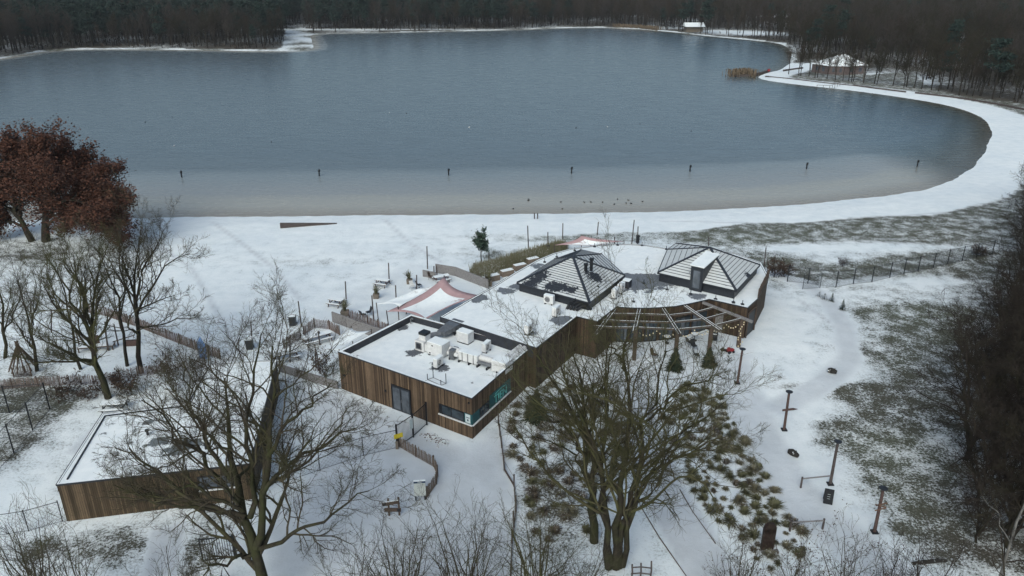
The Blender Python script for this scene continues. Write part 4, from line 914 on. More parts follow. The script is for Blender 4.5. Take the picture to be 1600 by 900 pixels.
beech((50, 377), [([(50, 377), (38, 355), (26, 335), (15, 310), (8, 270), (5, 235)], .55), ([(33, 348), (10, 342), (-20, 335), (-45, 325)], .3), ([(25, 333), (-5, 305), (-30, 290)], .3), ([(26, 330), (30, 290), (35, 250, 1), (30, 220, 2)], .3), ([(12, 300), (-20, 270, 2), (-40, 250)], .25)], 'rust leaved tree leaning left at the edge of the picture', 32, 50000)
# --- dense bare trees along the right edge (three builds, copied)
def generic(seed, H=13, spread=1.0, per=(10, 8, 6, 4), nst=4, mats=('bark_dark', 'twig_dark'), label='', name='bare_tree', cat='tree', group='dark bare trees along the right edge', tw=.009):
    rg = np.random.default_rng(seed); L = []
    for i in range(nst):
        a = 2 * math.pi * i / nst + rg.uniform(-.4, .4); s = spread * rg.uniform(.6, 1.1) * H * .22
        h = H * rg.uniform(.75, 1.0)
        L.append(([(0, 0, 0 if i == 0 else H * .10), (s * .12 * math.cos(a), s * .12 * math.sin(a), H * .22), (s * .5 * math.cos(a), s * .5 * math.sin(a), h * .55), (s * math.cos(a), s * math.sin(a), h * .92)], H * .017 * (1 if i == 0 else .75), .03))
    t = tree_things(name, (0, 0, 0), label, cat, group, L, SPEC(*per, ang=40, up=.05, tw=tw), seed, tuple(M[k] for k in mats), amp=.18)
    return t
edge = []
labs = ['tall dark bare tree', 'broad dark bare tree', 'dense dark bare tree']
protos = [generic(41, 14, 1.3), generic(42, 12, 1.5, nst=5), generic(43, 13, 1.1, nst=5)]
# (x, y on the ground, scale)
spots = [(36.5, 40, .92, 0), (43, 44, 1.0, 1), (37.5, 50, .80, 2), (45, 52, .95, 0), (51, 57, 1.0, 2), (43, 60, .70, 1), (50, 65, .80, 0), (56, 66, .95, 1), (56, 74, .85, 2), (62, 76, 1.0, 0), (62, 84, .85, 1), (68, 86, .95, 2), (69, 95, .85, 0), (75, 99, .9, 1), (78, 107, .8, 2),
         (40, 34, 1.0, 2), (48, 40, 1.0, 1), (54, 48, 1.1, 0), (60, 60, 1.1, 1), (68, 74, 1.1, 2), (76, 88, 1.1, 1), (82, 100, 1.0, 0), (31.5, 41.5, .45, 1), (34, 46, .5, 0), (34.5, 43, .82, 1), (36, 51, .85, 0), (41, 58, .8, 1)]
place_words = ['near the lower right corner', 'standing over the fallen pale branch', 'whose low limbs reach over the speckled grass', 'second row behind the low limbs', 'deep in the thicket at mid height', 'leaning out over green patch in the snow', 'beside the large green grass patch', 'behind the green grass patch',
               'level with the curved path', 'deep in the thicket level with the curved path', 'near the end of the wire fence', 'right behind the end of the wire fence', 'just beyond the wire fence end', 'beyond the wire fence close to the beach', 'furthest tree of the thicket nearest the beach',
               'at the bottom right corner', 'at the right border near the birch stem', 'at the right border above the birch', 'at the right border at mid height', 'at the right border level with the path', 'at the right border behind the fence', 'at the right border near the sand', 'small one at the thicket foot by snowy logs', 'young one at the thicket margin', 'reaching furthest left over the path bend by the arrows lamp', 'leaning over the large green grass patch', 'at the upper end of the large green grass patch']
for i, (x, y, s_, k) in enumerate(spots):
    lab = ('dark bare tree ' + place_words[i])
    first = [j for j, q in enumerate(spots) if q[3] == k][0] == i
    if first: o = protos[k]; o.location = (x, y, 0); o.scale = (s_,) * 3; o.rotation_euler = (0, 0, random.uniform(0, 6)); o['label'] = lab
    else: copy_tree(protos[k], None, (x, y, 0), random.uniform(0, 6.28), s_, lab)
rg = np.random.default_rng(55)
edge_x = lambda D: float(np.interp(D, [34, 45, 60, 75, 95, 110, 122], [30.5, 33, 42, 52, 67, 77, 87]))
for D_ in np.arange(35, 122, 4.2):
    for off in (3, 9, 16):
        x = edge_x(D_) + off + rg.uniform(-1.6, 1.6); y = D_ + rg.uniform(-1.8, 1.8)
        copy_tree(protos[rg.integers(0, 3)], None, (x, y, 0), rg.uniform(0, 6.28), rg.uniform(.62, .95), 'dark bare tree inside the dense thicket along the right edge', 'inner trees of the right thicket')
# birch bottom right
yb3 = 33.5
bb = np.array((*at(1545, 925, yb3)[:2], 0.0))
tree_things('birch_tree', bb, 'pale barked birch rising from the bottom right corner', 'tree', None, [(pxl([(1540, 985, yb3), (1562, 900, yb3), (1590, 820, yb3 + .5), (1625, 740, yb3 + 1)]), .13, .04), (pxl([(1580, 850, yb3), (1555, 800, yb3 - 1), (1535, 775, yb3 - 1.4)]), .04, .012)],
            SPEC(6, 5, 4, 3, ang=35, up=.02), 45, (M['birch'], M['twig_dark']))
# --- shrubs / young trees across the bottom edge
def shrub(seed, H, n=14, mats=('twig', 'twig'), per=(8, 6, 5, 3), spread=.45, label='', group='twiggy shrubs along the bottom edge', loc=(0, 0, 0), name='bare_shrub', leaves=None, lsize=.06):
    rg = np.random.default_rng(seed); L = []
    for i in range(n):
        a = rg.uniform(0, 6.28); r = rg.uniform(.15, 1) ** .7 * H * spread; h = H * rg.uniform(.6, 1)
        o_ = np.array((math.cos(a) * .3, math.sin(a) * .3, 0)) * rg.uniform(0, 1)
        L.append(([o_, o_ + (r * .25 * math.cos(a), r * .25 * math.sin(a), h * .35), o_ + (r * .6 * math.cos(a), r * .6 * math.sin(a), h * .7), o_ + (r * math.cos(a), r * math.sin(a), h)], .05 * H / 6, .012))
    m_ = tuple(M[k] for k in mats) + ((M['oldleaf'],) if leaves else ())
    L = [([np.array(p) + np.array(loc) for p in l[0]], l[1], l[2]) for l in L]
    return tree_things(name, loc, label, 'shrub', group, L, SPEC(*per[:4], ang=32, up=.07, tw=.006)[1:], seed, m_, amp=.08, leaves=leaves, lsize=lsize)
for i, (px_, top_py, Y, H, lab, mt, lv_) in enumerate([(615, 822, 34, 6.5, 'twiggy bare shrub below the wooden sign frame', 'twig', None), (725, 815, 34, 6.8, 'twiggy bare shrub at the bottom edge in the middle of the snowy yard', 'twig', None), (545, 868, 32.5, 5.6, 'low bare shrub at the bottom between the oak trunk and sign frame', 'twig', None),
        (845, 800, 34.5, 6.8, 'olive green twiggy shrub at the foot of the grass bed', 'twig_moss', None), (1165, 858, 34, 5.4, 'bare shrub below the rusty steel pillar on its left', 'twig', 300), (1250, 868, 33.6, 5.2, 'bare shrub below the rusty steel pillar on its right', 'twig', 500), (1335, 848, 33.8, 5.8, 'bare shrub near the foot of the sign lamp', 'twig', 500),
        (1405, 862, 33.5, 5.6, 'bare shrub at the bottom right beside the dark thicket', 'twig_dark', 200), (30, 815, 33.6, 6.8, 'bare shrub in the bottom left corner', 'twig', None), (905, 862, 33.6, 5.2, 'low bare shrub at the foot of the mossy trunk', 'twig', None), (255, 868, 32.6, 5.2, 'thin bare shrub by the cleared path at the bottom left', 'twig', None), (95, 850, 32.6, 5.4, 'second bare shrub from the bottom left corner', 'twig', None), (1470, 858, 33, 6.0, 'dark bare shrub under the thicket beside the birch', 'twig_dark', None)]):
    top = at(px_, top_py, Y); shrub(60 + i, top[2] * 1.02, 13 if H > 6 else 10, (mt, mt), (7, 6, 5, 3) if H > 6 else (6, 6, 5, 3), .24 if H > 6 else .22, lab, loc=(top[0], Y, 0), leaves=lv_)
# leafy/twiggy shrubs by the terrace and the roof
for i, (px_, py_, H, lab, mt, lv_) in enumerate([(432, 585, 4.2, 'bare flowering shrub beside the left terrace tables', 'twig', 250), (1212, 434, 2.0, 'brown withered shrub at the corner of slatted screen and wire fence', 'twig_dark', 900), (1225, 432, 1.6, 'low brown shrub on the right of the withered corner shrub', 'twig_dark', 700),
        (200, 618, 1.4, 'small shrub with withered brown leaves behind the dark picnic table', 'twig_dark', 700), (185, 606, 1.2, 'smaller withered shrub further behind the dark picnic table', 'twig_dark', 500), (275, 612, 3.4, 'tangled brown leafed shrub against the low left building', 'twig_moss', 450), (268, 597, 3.0, 'pointed brown shrub behind the tangled leafed shrub', 'twig_moss', 250),
        (1318, 408 + 8, .8, 'tuft of dry twigs on the near side of the wire fence', 'twig_dark', 100), (1528, 400, 1.4, 'dry shrub at the far end of the wire fence', 'twig_dark', 500), (510, 590, 2.6, 'dark leafy shrub at the left wall of the kitchen block', 'twig_dark', 500), (560, 594, .1, '', '', None)]):
    if not lab: continue
    p = G(px_, py_); shrub(90 + i, H, 9, (mt, mt), (5, 5, 4, 3), .45, lab, group='small shrubs beside fences and walls', loc=p, leaves=lv_, lsize=.10)
# low bramble hedge in the left bed
rg = np.random.default_rng(77)
for i, (x0, x1, py_) in enumerate([(80, 160, 622), (95, 150, 610)]):
    a, b_ = G(x0, py_), G(x1, py_); t = empty('bramble_hedge', (a + b_) / 2, ['low rusty bramble thicket along the snowy bed left of picnic table', 'thin rear row of bramble thicket behind the rusty one'][i], 'hedge'); L = []
    for k in range(17):
        p = a + (b_ - a) * rg.uniform(0, 1) - (a + b_) / 2 + np.array((0, rg.normal(0, .5), 0)); q = p + np.array((rg.normal(0, .4), rg.normal(0, .4), rg.uniform(.5, 1.1))); L.append(([p, (p + q) / 2 + (0, 0, .15), q], .015, .008))
    parts, lv = make_branches(rg, L, SPEC(5, 5, 4, 3, up=0)[1:], 5, .05); V, F = merge(parts); C = lv[-1][0].reshape(-1, 3); C = C[rg.integers(0, len(C), 1400)]; v2, f2 = leaves_np(rg, C, .07)
    mi = np.r_[np.zeros(len(F), int), np.ones(len(f2), int)]; link('brush', rawmesh('brush', np.concatenate([V, v2]), np.concatenate([F, f2 + len(V)]), [M['twig_dark'], M['oldleaf']], mi), t)
# --- conifers
def conifer(loc, H, W, label, group, mat='needle', seed=1, n=1500, name='small_conifer'):
    rg = np.random.default_rng(seed); t = empty(name, loc, label, 'conifer', group)
    MB().tube([(0, 0, 0), (0, 0, H * .9)], [.05 * H, .012], 6).build('trunk', M['bark_dark'], t)
    z = rg.uniform(.06, 1, n) ** 1.15; a = rg.uniform(0, 6.28, n); lay = (z * 11) % 1
    r = (1 - z) * W * (.55 + .45 * (1 - lay)) * rg.uniform(.4, 1.05, n) * (1 + .2 * np.sin(a * 5 + z * 20))
    C = np.stack([r * np.cos(a), r * np.sin(a), z * H - r * .18], 1)
    d = np.stack([np.cos(a), np.sin(a), -.25 + 0 * a], 1) + rg.normal(0, .25, (n, 3)); sd_ = np.cross(d, (0, 0, 1.)); sd_ /= np.linalg.norm(sd_, axis=1, keepdims=True)
    s = (.10 + .09 * (1 - z[:, None])) * H * .5
    V = np.stack([C - d * s * .5, C + sd_ * s * .28, C + d * s, C - sd_ * s * .28], 1).reshape(-1, 3); link('foliage', rawmesh('foliage', V, np.arange(4 * n).reshape(-1, 4), [M[mat]]), t); return t
conifer(G(1054, 577), 2.3, 1.0, 'dense dark little fir standing on the terrace, left one of two', 'small firs in front of the pergola', seed=2, n=2600)
conifer(G(1107, 571), 2.0, .95, 'little fir at the foot of the pergola post, right one of two', 'small firs in front of the pergola', seed=3, n=2200)
for i, (x, y, H, W, lab) in enumerate([(1280, 464, .7, .9, 'flat dark seedling conifer nearest the fence gate'), (1288, 468, .8, .8, 'squat dark seedling conifer beside the flat one'), (1299.5, 471, 1.1, .5, 'upright dark seedling conifer third from the fence gate'), (1316, 484, 1.3, .5, 'seedling conifer standing apart beside the curved path')]):
    conifer(G(x, y), H, W, lab, 'seedling conifers by the curved path', seed=5 + i, n=350)
conifer(G(838, 655), 3.0, 1.5, 'dark evergreen bush behind the bare tree near the sign wall', None, seed=12, n=1800, name='evergreen_bush')
# little pine near the hedge with clustered crown
p = G(753, 421); t = empty('pine_tree', p, 'young pine with thin stem and clumped blue green crown above the grass hedge', 'tree'); rg = np.random.default_rng(8)
MB().tube([(0, 0, 0), (-.1, 0, 1.8), (-.05, .1, 3.6), (.05, 0, 5.2)], [.09, .07, .05, .02], 6).build('trunk', M['bark_dark'], t)
mb = MB(); cs = []
for k in range(26):
    z = rg.uniform(2.7, 5.3); a = rg.uniform(0, 6.28); r = rg.uniform(.3, 1.3) * (1 - abs(z - 3.9) / 3); c = np.array((r * math.cos(a), r * math.sin(a), z)); mb.tube([(0, 0, z - .4), c], [.02, .01], 3); cs.append(c)
C = np.concatenate([c + rg.normal(0, .2, (90, 3)) for c in cs]); v2, f2 = leaves_np(rg, C, .13, 1); mb.build('limbs', M['twig_dark'], t); link('crown', rawmesh('crown', v2, f2, [M['needle_blue']]), t)
# ---- marram clumps
def clump_mesh(seed, mat, n=170, L=.75, lay=1.15):
    rg = np.random.default_rng(seed); a = rg.uniform(0, 6.28, n); ln = L * rg.uniform(.6, 1.1, n); ls = rg.uniform(.25, lay, n)
    bias = np.array((rg.normal(0, .25), rg.normal(0, .25)))
    V = []
    D = np.stack([np.cos(a) + bias[0], np.sin(a) + bias[1]], 1); B = np.stack([np.cos(a), np.sin(a)], 1) * rg.uniform(0, .14, n)[:, None]; S = np.stack([-D[:, 1], D[:, 0]], 1) * .022
    for t_, w_ in ((0, 1), (.4, 1.1), (.75, .8), (1, .15)):
        h = ln * (t_ * (1.25 - ls * .2) - ls * .75 * t_ * t_); o_ = B + D * (ln * ls * t_ ** 1.3 * .8)[:, None]
        V.append(np.concatenate([o_ - S * w_, h[:, None]], 1)); V.append(np.concatenate([o_ + S * w_, h[:, None]], 1))
    V = np.stack(V, 1).reshape(-1, 3); base = (np.arange(n) * 8)[:, None]
    F = np.concatenate([base + np.array([[0, 1, 3, 2]]), base + np.array([[2, 3, 5, 4]]), base + np.array([[4, 5, 7, 6]])]); return rawmesh('grass_clump', V, F, [mat])
cm = [clump_mesh(1, M['grass_olive'], 170, .55), clump_mesh(2, M['grass_straw'], 170, .5), clump_mesh(3, M['grass_dark'], 170, .5), clump_mesh(4, M['grass_olive'], 170, .52, 1.2), clump_mesh(5, M['grass_dark'], 170, .6, 1.3), clump_mesh(6, M['grass_straw'], 170, .65, 1.2)]
rg = np.random.default_rng(9)
def scatter(poly_px, n, mind, sr, kinds, label, group, seed):
    rg = np.random.default_rng(seed); P = np.array([G(*q)[:2] for q in poly_px]); lo_, hi_ = P.min(0), P.max(0); pts = []; tries = 0
    while len(pts) < n and tries < 40000:
        tries += 1; q = rg.uniform(lo_, hi_)
        if not inside(q[0], q[1], P): continue
        if any((q[0] - r_[0]) ** 2 + (q[1] - r_[1]) ** 2 < mind ** 2 for r_ in pts): continue
        pts.append(q)
    for q in pts:
        k = kinds[rg.integers(0, len(kinds))]; o = link('grass_clump', cm[k], None, (q[0], q[1], float(T(q[0], q[1])) - .03)); s = rg.uniform(*sr)
        o.scale = (s * rg.uniform(.9, 1.3), s, s * rg.uniform(.8, 1.1)); o.rotation_euler = (0, 0, rg.uniform(0, 6.28)); tag(o, ('olive green ', 'straw coloured ', 'brownish ', 'flattened olive ', 'flattened brownish ', 'flattened straw coloured ')[k] + label, 'grass clump', group)
scatter([(1060, 600), (1120, 615), (1160, 680), (1200, 740), (1240, 810), (1270, 860), (1200, 900), (1150, 850), (1100, 790), (1050, 720), (1030, 650)], 160, .58, (.5, 1.35), [0, 0, 1, 3, 5, 2], 'grass clump in snow between the two paths', 'grass clumps between the paths', 1)
scatter([(800, 640), (850, 600), (930, 610), (980, 620), (990, 700), (940, 800), (900, 850), (830, 850), (812, 760), (790, 700)], 125, .62, (.7, 1.3), [2, 4, 4, 2, 5, 3], 'grass clump in the bed beside the kitchen block', 'grass clumps in the left bed', 2)
# ================================================================== the woods beyond the lake
def far_bare(seed, mat, H=13, n1=11, n2=6, n3=5):
    rg = np.random.default_rng(seed)
    L = [([(0, 0, 0), (.2, .1, H * .35), (.1, -.2, H * .7), (0, 0, H * .97)], .24, .05)]
    if seed % 2: L.append(([(0, 0, H * .2), (.9, .5, H * .5), (1.8, .9, H * .85)], .16, .05))
    sp = [dict(per=n1, ratio=.46, ang=48, K=3, up=.10, wob=.12, t0=.38, sides=3, rr=.5, rmin=.06), dict(per=n2, ratio=.50, ang=48, K=2, up=.07, wob=.15, t0=.2, sides=3, rr=.6, rmin=.042), dict(per=n3, ratio=.55, ang=48, K=1, up=.03, wob=.2, t0=.15, sides=3, rr=.7, rmin=.032)]
    parts, lv = make_branches(rg, L, sp, 5, .12); V, F = merge(parts); n0 = len(parts[0][1]); mi = np.r_[np.zeros(n0, int), np.ones(len(F) - n0, int)]
    return rawmesh('bare_tree', V, F, [M['bark_far'], mat], mi)
def far_pine(seed, H=15):
    rg = np.random.default_rng(seed); v0, f0 = tubes_np(np.array([[(0, 0, 0), (.1, .1, H * .5), (0, .2, H * .92)]], float), np.array([[.22, .17, .06]]), 5)
    cs = []; 
    for k in range(20):
        z = H * rg.uniform(.48, 1.0); a = rg.uniform(0, 6.28); r = rg.uniform(.3, 2.6) * (1.15 - (z / H - .48) * 1.1); cs.append((r * math.cos(a), r * math.sin(a), z))
    C = np.concatenate([np.array(c) + rg.normal(0, 1, (60, 3)) * (.7, .7, .34) for c in cs]); v1, f1 = leaves_np(rg, C, .42, .6)
    V, F = merge([(v0, f0), (v1, f1)]); return rawmesh('pine_tree', V, F, [M['bark_far'], M['pineneedle']], np.r_[np.zeros(len(f0), int), np.ones(len(f1), int)])
M['twig_far2'] = bark('far_twig_bark_brown', (.030, .022, .018), (.060, .045, .036), (.040, .034, .022), .55, .05)
M['twig_far3'] = bark('far_twig_bark_grey', (.036, .031, .030), (.075, .063, .058), (.042, .036, .030), .55, .05)
FM = [far_bare(1, M['twig_far'], 13), far_bare(2, M['twig_far2'], 12.5), far_bare(3, M['twig_far3'], 14), far_pine(4, 15), far_pine(5, 16)]
rg = np.random.default_rng(21)
PT = []
def jit(y0, y1, step):
    out = []; y = y0
    while y < y1:
        hw = .74 * y + 45; xs = np.arange(-hw, hw, step); out.append(np.stack([xs + rg.uniform(-.48, .48, len(xs)) * step, y + rg.uniform(-.48, .48, len(xs)) * step], 1)); y += step
    return np.concatenate(out)
P = np.concatenate([jit(175, 420, 5.6), jit(420, 720, 6.0), jit(720, 1500, 8.5)])
ok = inside(P[:, 0], P[:, 1], FP) & (sdist(P[:, 0], P[:, 1]) > 3.0); P = P[ok]
px_, py_ = proj(np.stack([P[:, 0], P[:, 1], np.zeros(len(P))], 1))
def clear(cx, cy, rx, ry, keep=0.0):
    global P, px_, py_
    k = (((px_ - cx) / rx) ** 2 + ((py_ - cy) / ry) ** 2 > 1) | (rg.uniform(0, 1, len(P)) < keep); P, px_, py_ = P[k], px_[k], py_[k]
for c in [(466, 58, 22, 20, .10), (1310, 108, 48, 16), (1392, 124, 44, 8.5, .06), (1400, 118, 50, 10, .25), (1125, 50, 50, 3, .2), (1170, 54, 50, 4, .35), (1225, 36, 34, 7, .08), (960, 13, 20, 4, .1), (500, 48, 130, 2.0, .2), (700, 46, 60, 1.6, .3), (1300, 44, 40, 4, .5), (1040, 30, 60, 6, .55), (1195, 50, 40, 5, .35), (960, 22, 22, 4, .1), (1083, 47, 18, 4, .05)]: clear(*c)
thin = (px_ > 1243) & (py_ > 88); k = ~thin | (rg.uniform(0, 1, len(P)) < .72); P, px_, py_ = P[k], px_[k], py_[k]
# the single trees on the lawn in front of the pavilion
front = [(1232, 116), (1248, 118), (1251, 118.5), (1264, 119), (1273, 122), (1277, 121), (1292, 123), (1305, 125), (1317, 126), (1326, 127), (1330, 128.5), (1333, 127), (1349, 130), (1370, 132), (1366, 131), (1395, 134), (1412, 137), (1416, 136), (1428, 138), (1440, 139), (1455, 141), (1466, 143), (1487, 144), (1510, 148), (1531, 150), (1533, 150), (1551, 153), (1562, 153), (1585, 156)]
FPs = np.array([flat(*q)[:2] for q in front])
d = np.hypot(P[:, 0], P[:, 1]); order = np.argsort(d)
nind = 145
vis = (px_ > -40) & (px_ < 1640)
ind = [i for i in order if vis[i]][:nind]; indset = np.zeros(len(P), bool); indset[ind] = True
green_patch = np.sin(P[:, 0] * .021 + 2) * np.sin(P[:, 1] * .019 + 1) + .6 * np.sin(P[:, 0] * .05 + P[:, 1] * .03)
pp_ = np.where(px_ < 760, .60 + .35 * green_patch, np.where(px_ < 900, .4 * (1 - (px_ - 760) / 140) + .1, .035 + .10 * np.clip(green_patch - .7, 0, 1)))
pp_ = np.where((py_ > 25) & (px_ < 60), .1, pp_)
isp = rg.uniform(0, 1, len(P)) < pp_
kind_ = np.where(isp, 3 + rg.integers(0, 2, len(P)), np.where(rg.uniform(0, 1, len(P)) < np.where(px_ > 1200, .6, .25), 0, 1 + rg.integers(0, 2, len(P))))
scl = rg.uniform(.62, 1.25, len(P)) * np.where(kind_ >= 3, 1.08, 1); rot = rg.uniform(0, 6.28, len(P))
def lab_for(x, y, k):
    if k >= 3: return ('dark green pine among the bare brown trees of the right hand wood', 'pine')
    return ('tall bare brown tree in the wood on the far right shore behind the beach', 'tree')
protoobj = [None] * 5
def put_tree(x, y, k, s, r, label, cat, group):
    nm = 'pine_tree' if k >= 3 else 'bare_tree'
    o = link(nm, FM[k], None, (x, y, -.05)); o.scale = (s, s, s * random.uniform(.92, 1.08)); o.rotation_euler = (0, 0, r); tag(o, label, cat, group)
    if protoobj[k] is None: protoobj[k] = o
    return o
for q in FPs: put_tree(q[0], q[1], random.choice((0, 0, 1)), random.uniform(.62, .82), random.uniform(0, 6), 'slender bare tree in the front row between far right beach and the wood', 'tree', 'front row trees on the far right lawn')
for i in ind:
    lb_, ct_ = lab_for(P[i, 0], P[i, 1], kind_[i]); put_tree(P[i, 0], P[i, 1], kind_[i], scl[i] * .88, rot[i], lb_, ct_, 'pines in the right hand wood' if kind_[i] >= 3 else 'bare trees of the right hand wood')
for k in range(5):
    if protoobj[k] is None:
        i = [j for j in order if not indset[j] and vis[j] and kind_[j] == k][0]; indset[i] = True; put_tree(P[i, 0], P[i, 1], k, scl[i], rot[i], 'dark pine in the far wood', 'pine', 'pines in the right hand wood')
rest = np.where(~indset)[0]
me = bpy.data.meshes.new('woodland'); me.vertices.add(len(rest)); me.vertices.foreach_set('co', np.stack([P[rest, 0], P[rest, 1], np.full(len(rest), -.05)], 1).astype(np.float32).ravel())
for nm, arr in (('kind_', kind_[rest]), ('scl', scl[rest]), ('rot', rot[rest])):
    a_ = me.attributes.new(nm, 'FLOAT', 'POINT'); a_.data.foreach_set('value', arr.astype(np.float32))
wo = link('woodland', me); tag(wo, 'winter wood of bare brown trees and dark pines stretching away beyond the lake', 'woodland', kind='stuff')
gn = bpy.data.node_groups.new('woodland_trees', 'GeometryNodeTree'); gn.interface.new_socket('Geometry', in_out='INPUT', socket_type='NodeSocketGeometry'); gn.interface.new_socket('Geometry', in_out='OUTPUT', socket_type='NodeSocketGeometry')
gi = gn.nodes.new('NodeGroupInput'); go = gn.nodes.new('NodeGroupOutput'); jn = gn.nodes.new('GeometryNodeJoinGeometry')
def attr(nm):
    a_ = gn.nodes.new('GeometryNodeInputNamedAttribute'); a_.data_type = 'FLOAT'; a_.inputs['Name'].default_value = nm; return a_.outputs['Attribute']
ak, as_, ar = attr('kind_'), attr('scl'), attr('rot'); cx_ = gn.nodes.new('ShaderNodeCombineXYZ'); gn.links.new(ar, cx_.inputs['Z'])
for k in range(5):
    oi = gn.nodes.new('GeometryNodeObjectInfo'); oi.inputs['Object'].default_value = protoobj[k]; oi.inputs['As Instance'].default_value = True
    cmp_ = gn.nodes.new('FunctionNodeCompare'); cmp_.data_type = 'FLOAT'; cmp_.operation = 'EQUAL'; gn.links.new(ak, cmp_.inputs[0]); cmp_.inputs[1].default_value = float(k); cmp_.inputs['Epsilon'].default_value = .1
    ip = gn.nodes.new('GeometryNodeInstanceOnPoints'); gn.links.new(gi.outputs[0], ip.inputs['Points']); gn.links.new(cmp_.outputs[0], ip.inputs['Selection']); gn.links.new(oi.outputs['Geometry'], ip.inputs['Instance'])
    gn.links.new(cx_.outputs[0], ip.inputs['Rotation']); gn.links.new(as_, ip.inputs['Scale']); gn.links.new(ip.outputs[0], jn.inputs[0])
gn.links.new(jn.outputs[0], go.inputs[0]); md = wo.modifiers.new('trees', 'NODES'); md.node_group = gn
# undergrowth under the far wood: low dark brush, nobody could count it
rg = np.random.default_rng(31); Q = P[rg.integers(0, len(P), 9000)] + rg.uniform(-4, 4, (9000, 2)); Q = Q[(sdist(Q[:, 0], Q[:, 1]) > 1.5) & inside(Q[:, 0], Q[:, 1], FP)]
C = np.repeat(np.concatenate([Q, np.zeros((len(Q), 1))], 1), 6, 0); C[:, :2] += rg.normal(0, 1.1, (len(C), 2)); C[:, 2] = rg.uniform(.1, 1.5, len(C)); v_, f_ = leaves_np(rg, C, .55, 1.6)
tag(link('undergrowth', rawmesh('undergrowth', v_, f_, [M['twig_far2']])), 'low brown undergrowth at the feet of the far trees', 'undergrowth', kind='stuff')
# reeds
for (pts_, n_, lab) in (([(1143, 118), (1160, 116), (1174, 117)], 420, 'tuft of straw coloured reeds standing in the water off the far right point'), ([(960, 42), (1000, 44), (1030, 47)], 700, 'rust coloured reed belt along the middle of the far shore')):
    A_ = np.array([flat(*q) for q in pts_]); t_ = rg.uniform(0, 1, n_) * (len(pts_) - 1); i_ = np.minimum(t_.astype(int), len(pts_) - 2); B_ = A_[i_] + (A_[i_ + 1] - A_[i_]) * (t_ - i_)[:, None] + rg.normal(0, 1.3, (n_, 3)) * (1, 1, 0)
    V = []; h = rg.uniform(1.2, 2.4, n_); w_ = .08
    V = np.stack([B_ + (-w_, 0, -.4), B_ + (w_, 0, -.4), np.stack([B_[:, 0] + w_ * .4 + rg.normal(0, .2, n_), B_[:, 1], h], 1), np.stack([B_[:, 0] - w_ * .4, B_[:, 1], h], 1)], 1).reshape(-1, 3)
    o = link('reeds', rawmesh('reeds', V, np.arange(4 * n_).reshape(-1, 4), [M['reed']])); tag(o, lab, 'reeds')
# ================================================================== fences
def posts_of(pts, step):
    out = []
    for i in range(len(pts) - 1):
        a, b = np.array(pts[i], float), np.array(pts[i + 1], float); n = max(1, round(np.linalg.norm(b - a) / step)); out += [a + (b - a) * k / n for k in range(n)]
    return out + [np.array(pts[-1], float)]
def paling(px, label, h=1.05, step=2.0, mat='paling', gap=.10, group='paling fences'):
    P_ = [G(*q) for q in px]; o_ = (P_[0] + P_[-1]) / 2; t = empty('paling_fence', o_, label, 'fence', group); rg = np.random.default_rng(len(label))
    mb = MB(o_); wires = MB(o_)
    for i in range(len(P_) - 1):
        a, b = P_[i], P_[i + 1]; d = b - a; L = np.linalg.norm(d); d /= L; rz = math.atan2(d[1], d[0])
        for s in np.arange(0, L, gap):
            hh = h + rg.uniform(-.09, .09); p = a + d * s; mb.beam(p + (0, 0, .03), p + (rg.normal(0, .03), rg.normal(0, .03), hh), .035, .045)
        for z in (.25, h - .2): wires.beam(a + (0, 0, z), b + (0, 0, z), .015, .015)
    mb.build('pales', M[mat], t); wires.build('wire', M['black'], t)
    for p in posts_of(P_, step): MB(o_).tube([p, p + (0, 0, h + .12)], .05, 6).build('post', M['wood'], t)
    return t
def wirefence(px, label, h=1.9, step=2.6, group='wire fences', postr=.035, mesh=.34, toprail=True, pts=None, pr_mat='black', wr=.0035):
    P_ = [G(*q) for q in px]; o_ = (P_[0] + P_[-1]) / 2; t = empty('wire_fence', o_, label, 'fence', group); mb = MB(o_)
    for i in range(len(P_) - 1):
        a, b = P_[i], P_[i + 1]; d = b - a; L = np.linalg.norm(d)
        for s in np.arange(-h, L, mesh):
            for sg in (1, -1):
                s0, s1 = (s, s + h); z0, z1 = (0, h) if sg > 0 else (h, 0)
                c0 = max(0, -s0); c1 = max(0, s1 - L); q0 = (s0 + c0) / L; q1 = (s1 - c1) / L
                if q1 <= q0: continue
                za = z0 + (z1 - z0) * c0 / h; zb_ = z1 + (z0 - z1) * c1 / h; mb.beam(a + d * q0 + (0, 0, za + .03), a + d * q1 + (0, 0, zb_ + .03), wr * 2, wr * 2)
        if toprail: mb.beam(a + (0, 0, h), b + (0, 0, h), .035, .035); mb.beam(a + (0, 0, .06), b + (0, 0, .06), .02, .02)
    mb.build('mesh_panel', M['dark'], t)
    for p in posts_of(P_, step): MB(o_).tube([p, p + (0, 0, h + .12)], postr, 6).build('post', M[pr_mat], t)
    return t
paling([(128, 487), (165, 494), (220, 513), (282, 538), (345, 562)], 'weathered paling fence running diagonally between playground and open snow', 1.15)
paling([(-20, 610), (60, 604), (160, 600), (216, 588), (290, 580), (322, 574)], 'low pale paling fence crossing left to right behind the low building', 1.0)
paling([(475, 524), (492, 512), (515, 515), (531, 524)], 'short corner of paling fence around the long snowy table', 1.05, group='terrace paling fences')
paling([(545, 497), (575, 507), (607, 520)], 'paling fence topping the grey wall by the folding chair', 1.0, group='terrace paling fences')
paling([(712, 431), (735, 440), (763, 446)], 'pale paling fence inside the long grey wall near the hedge', 1.0, group='terrace paling fences')
paling([(444, 545), (470, 530)], 'brownish paling fence piece by the flowering shrub and terrace table', 1.1, mat='redwood', group='terrace paling fences')
paling([(623, 698), (650, 714), (678, 730), (684, 745), (682, 757), (666, 780)], 'curved reddish paling fence from the gate to the information board', 1.0, mat='palewood')
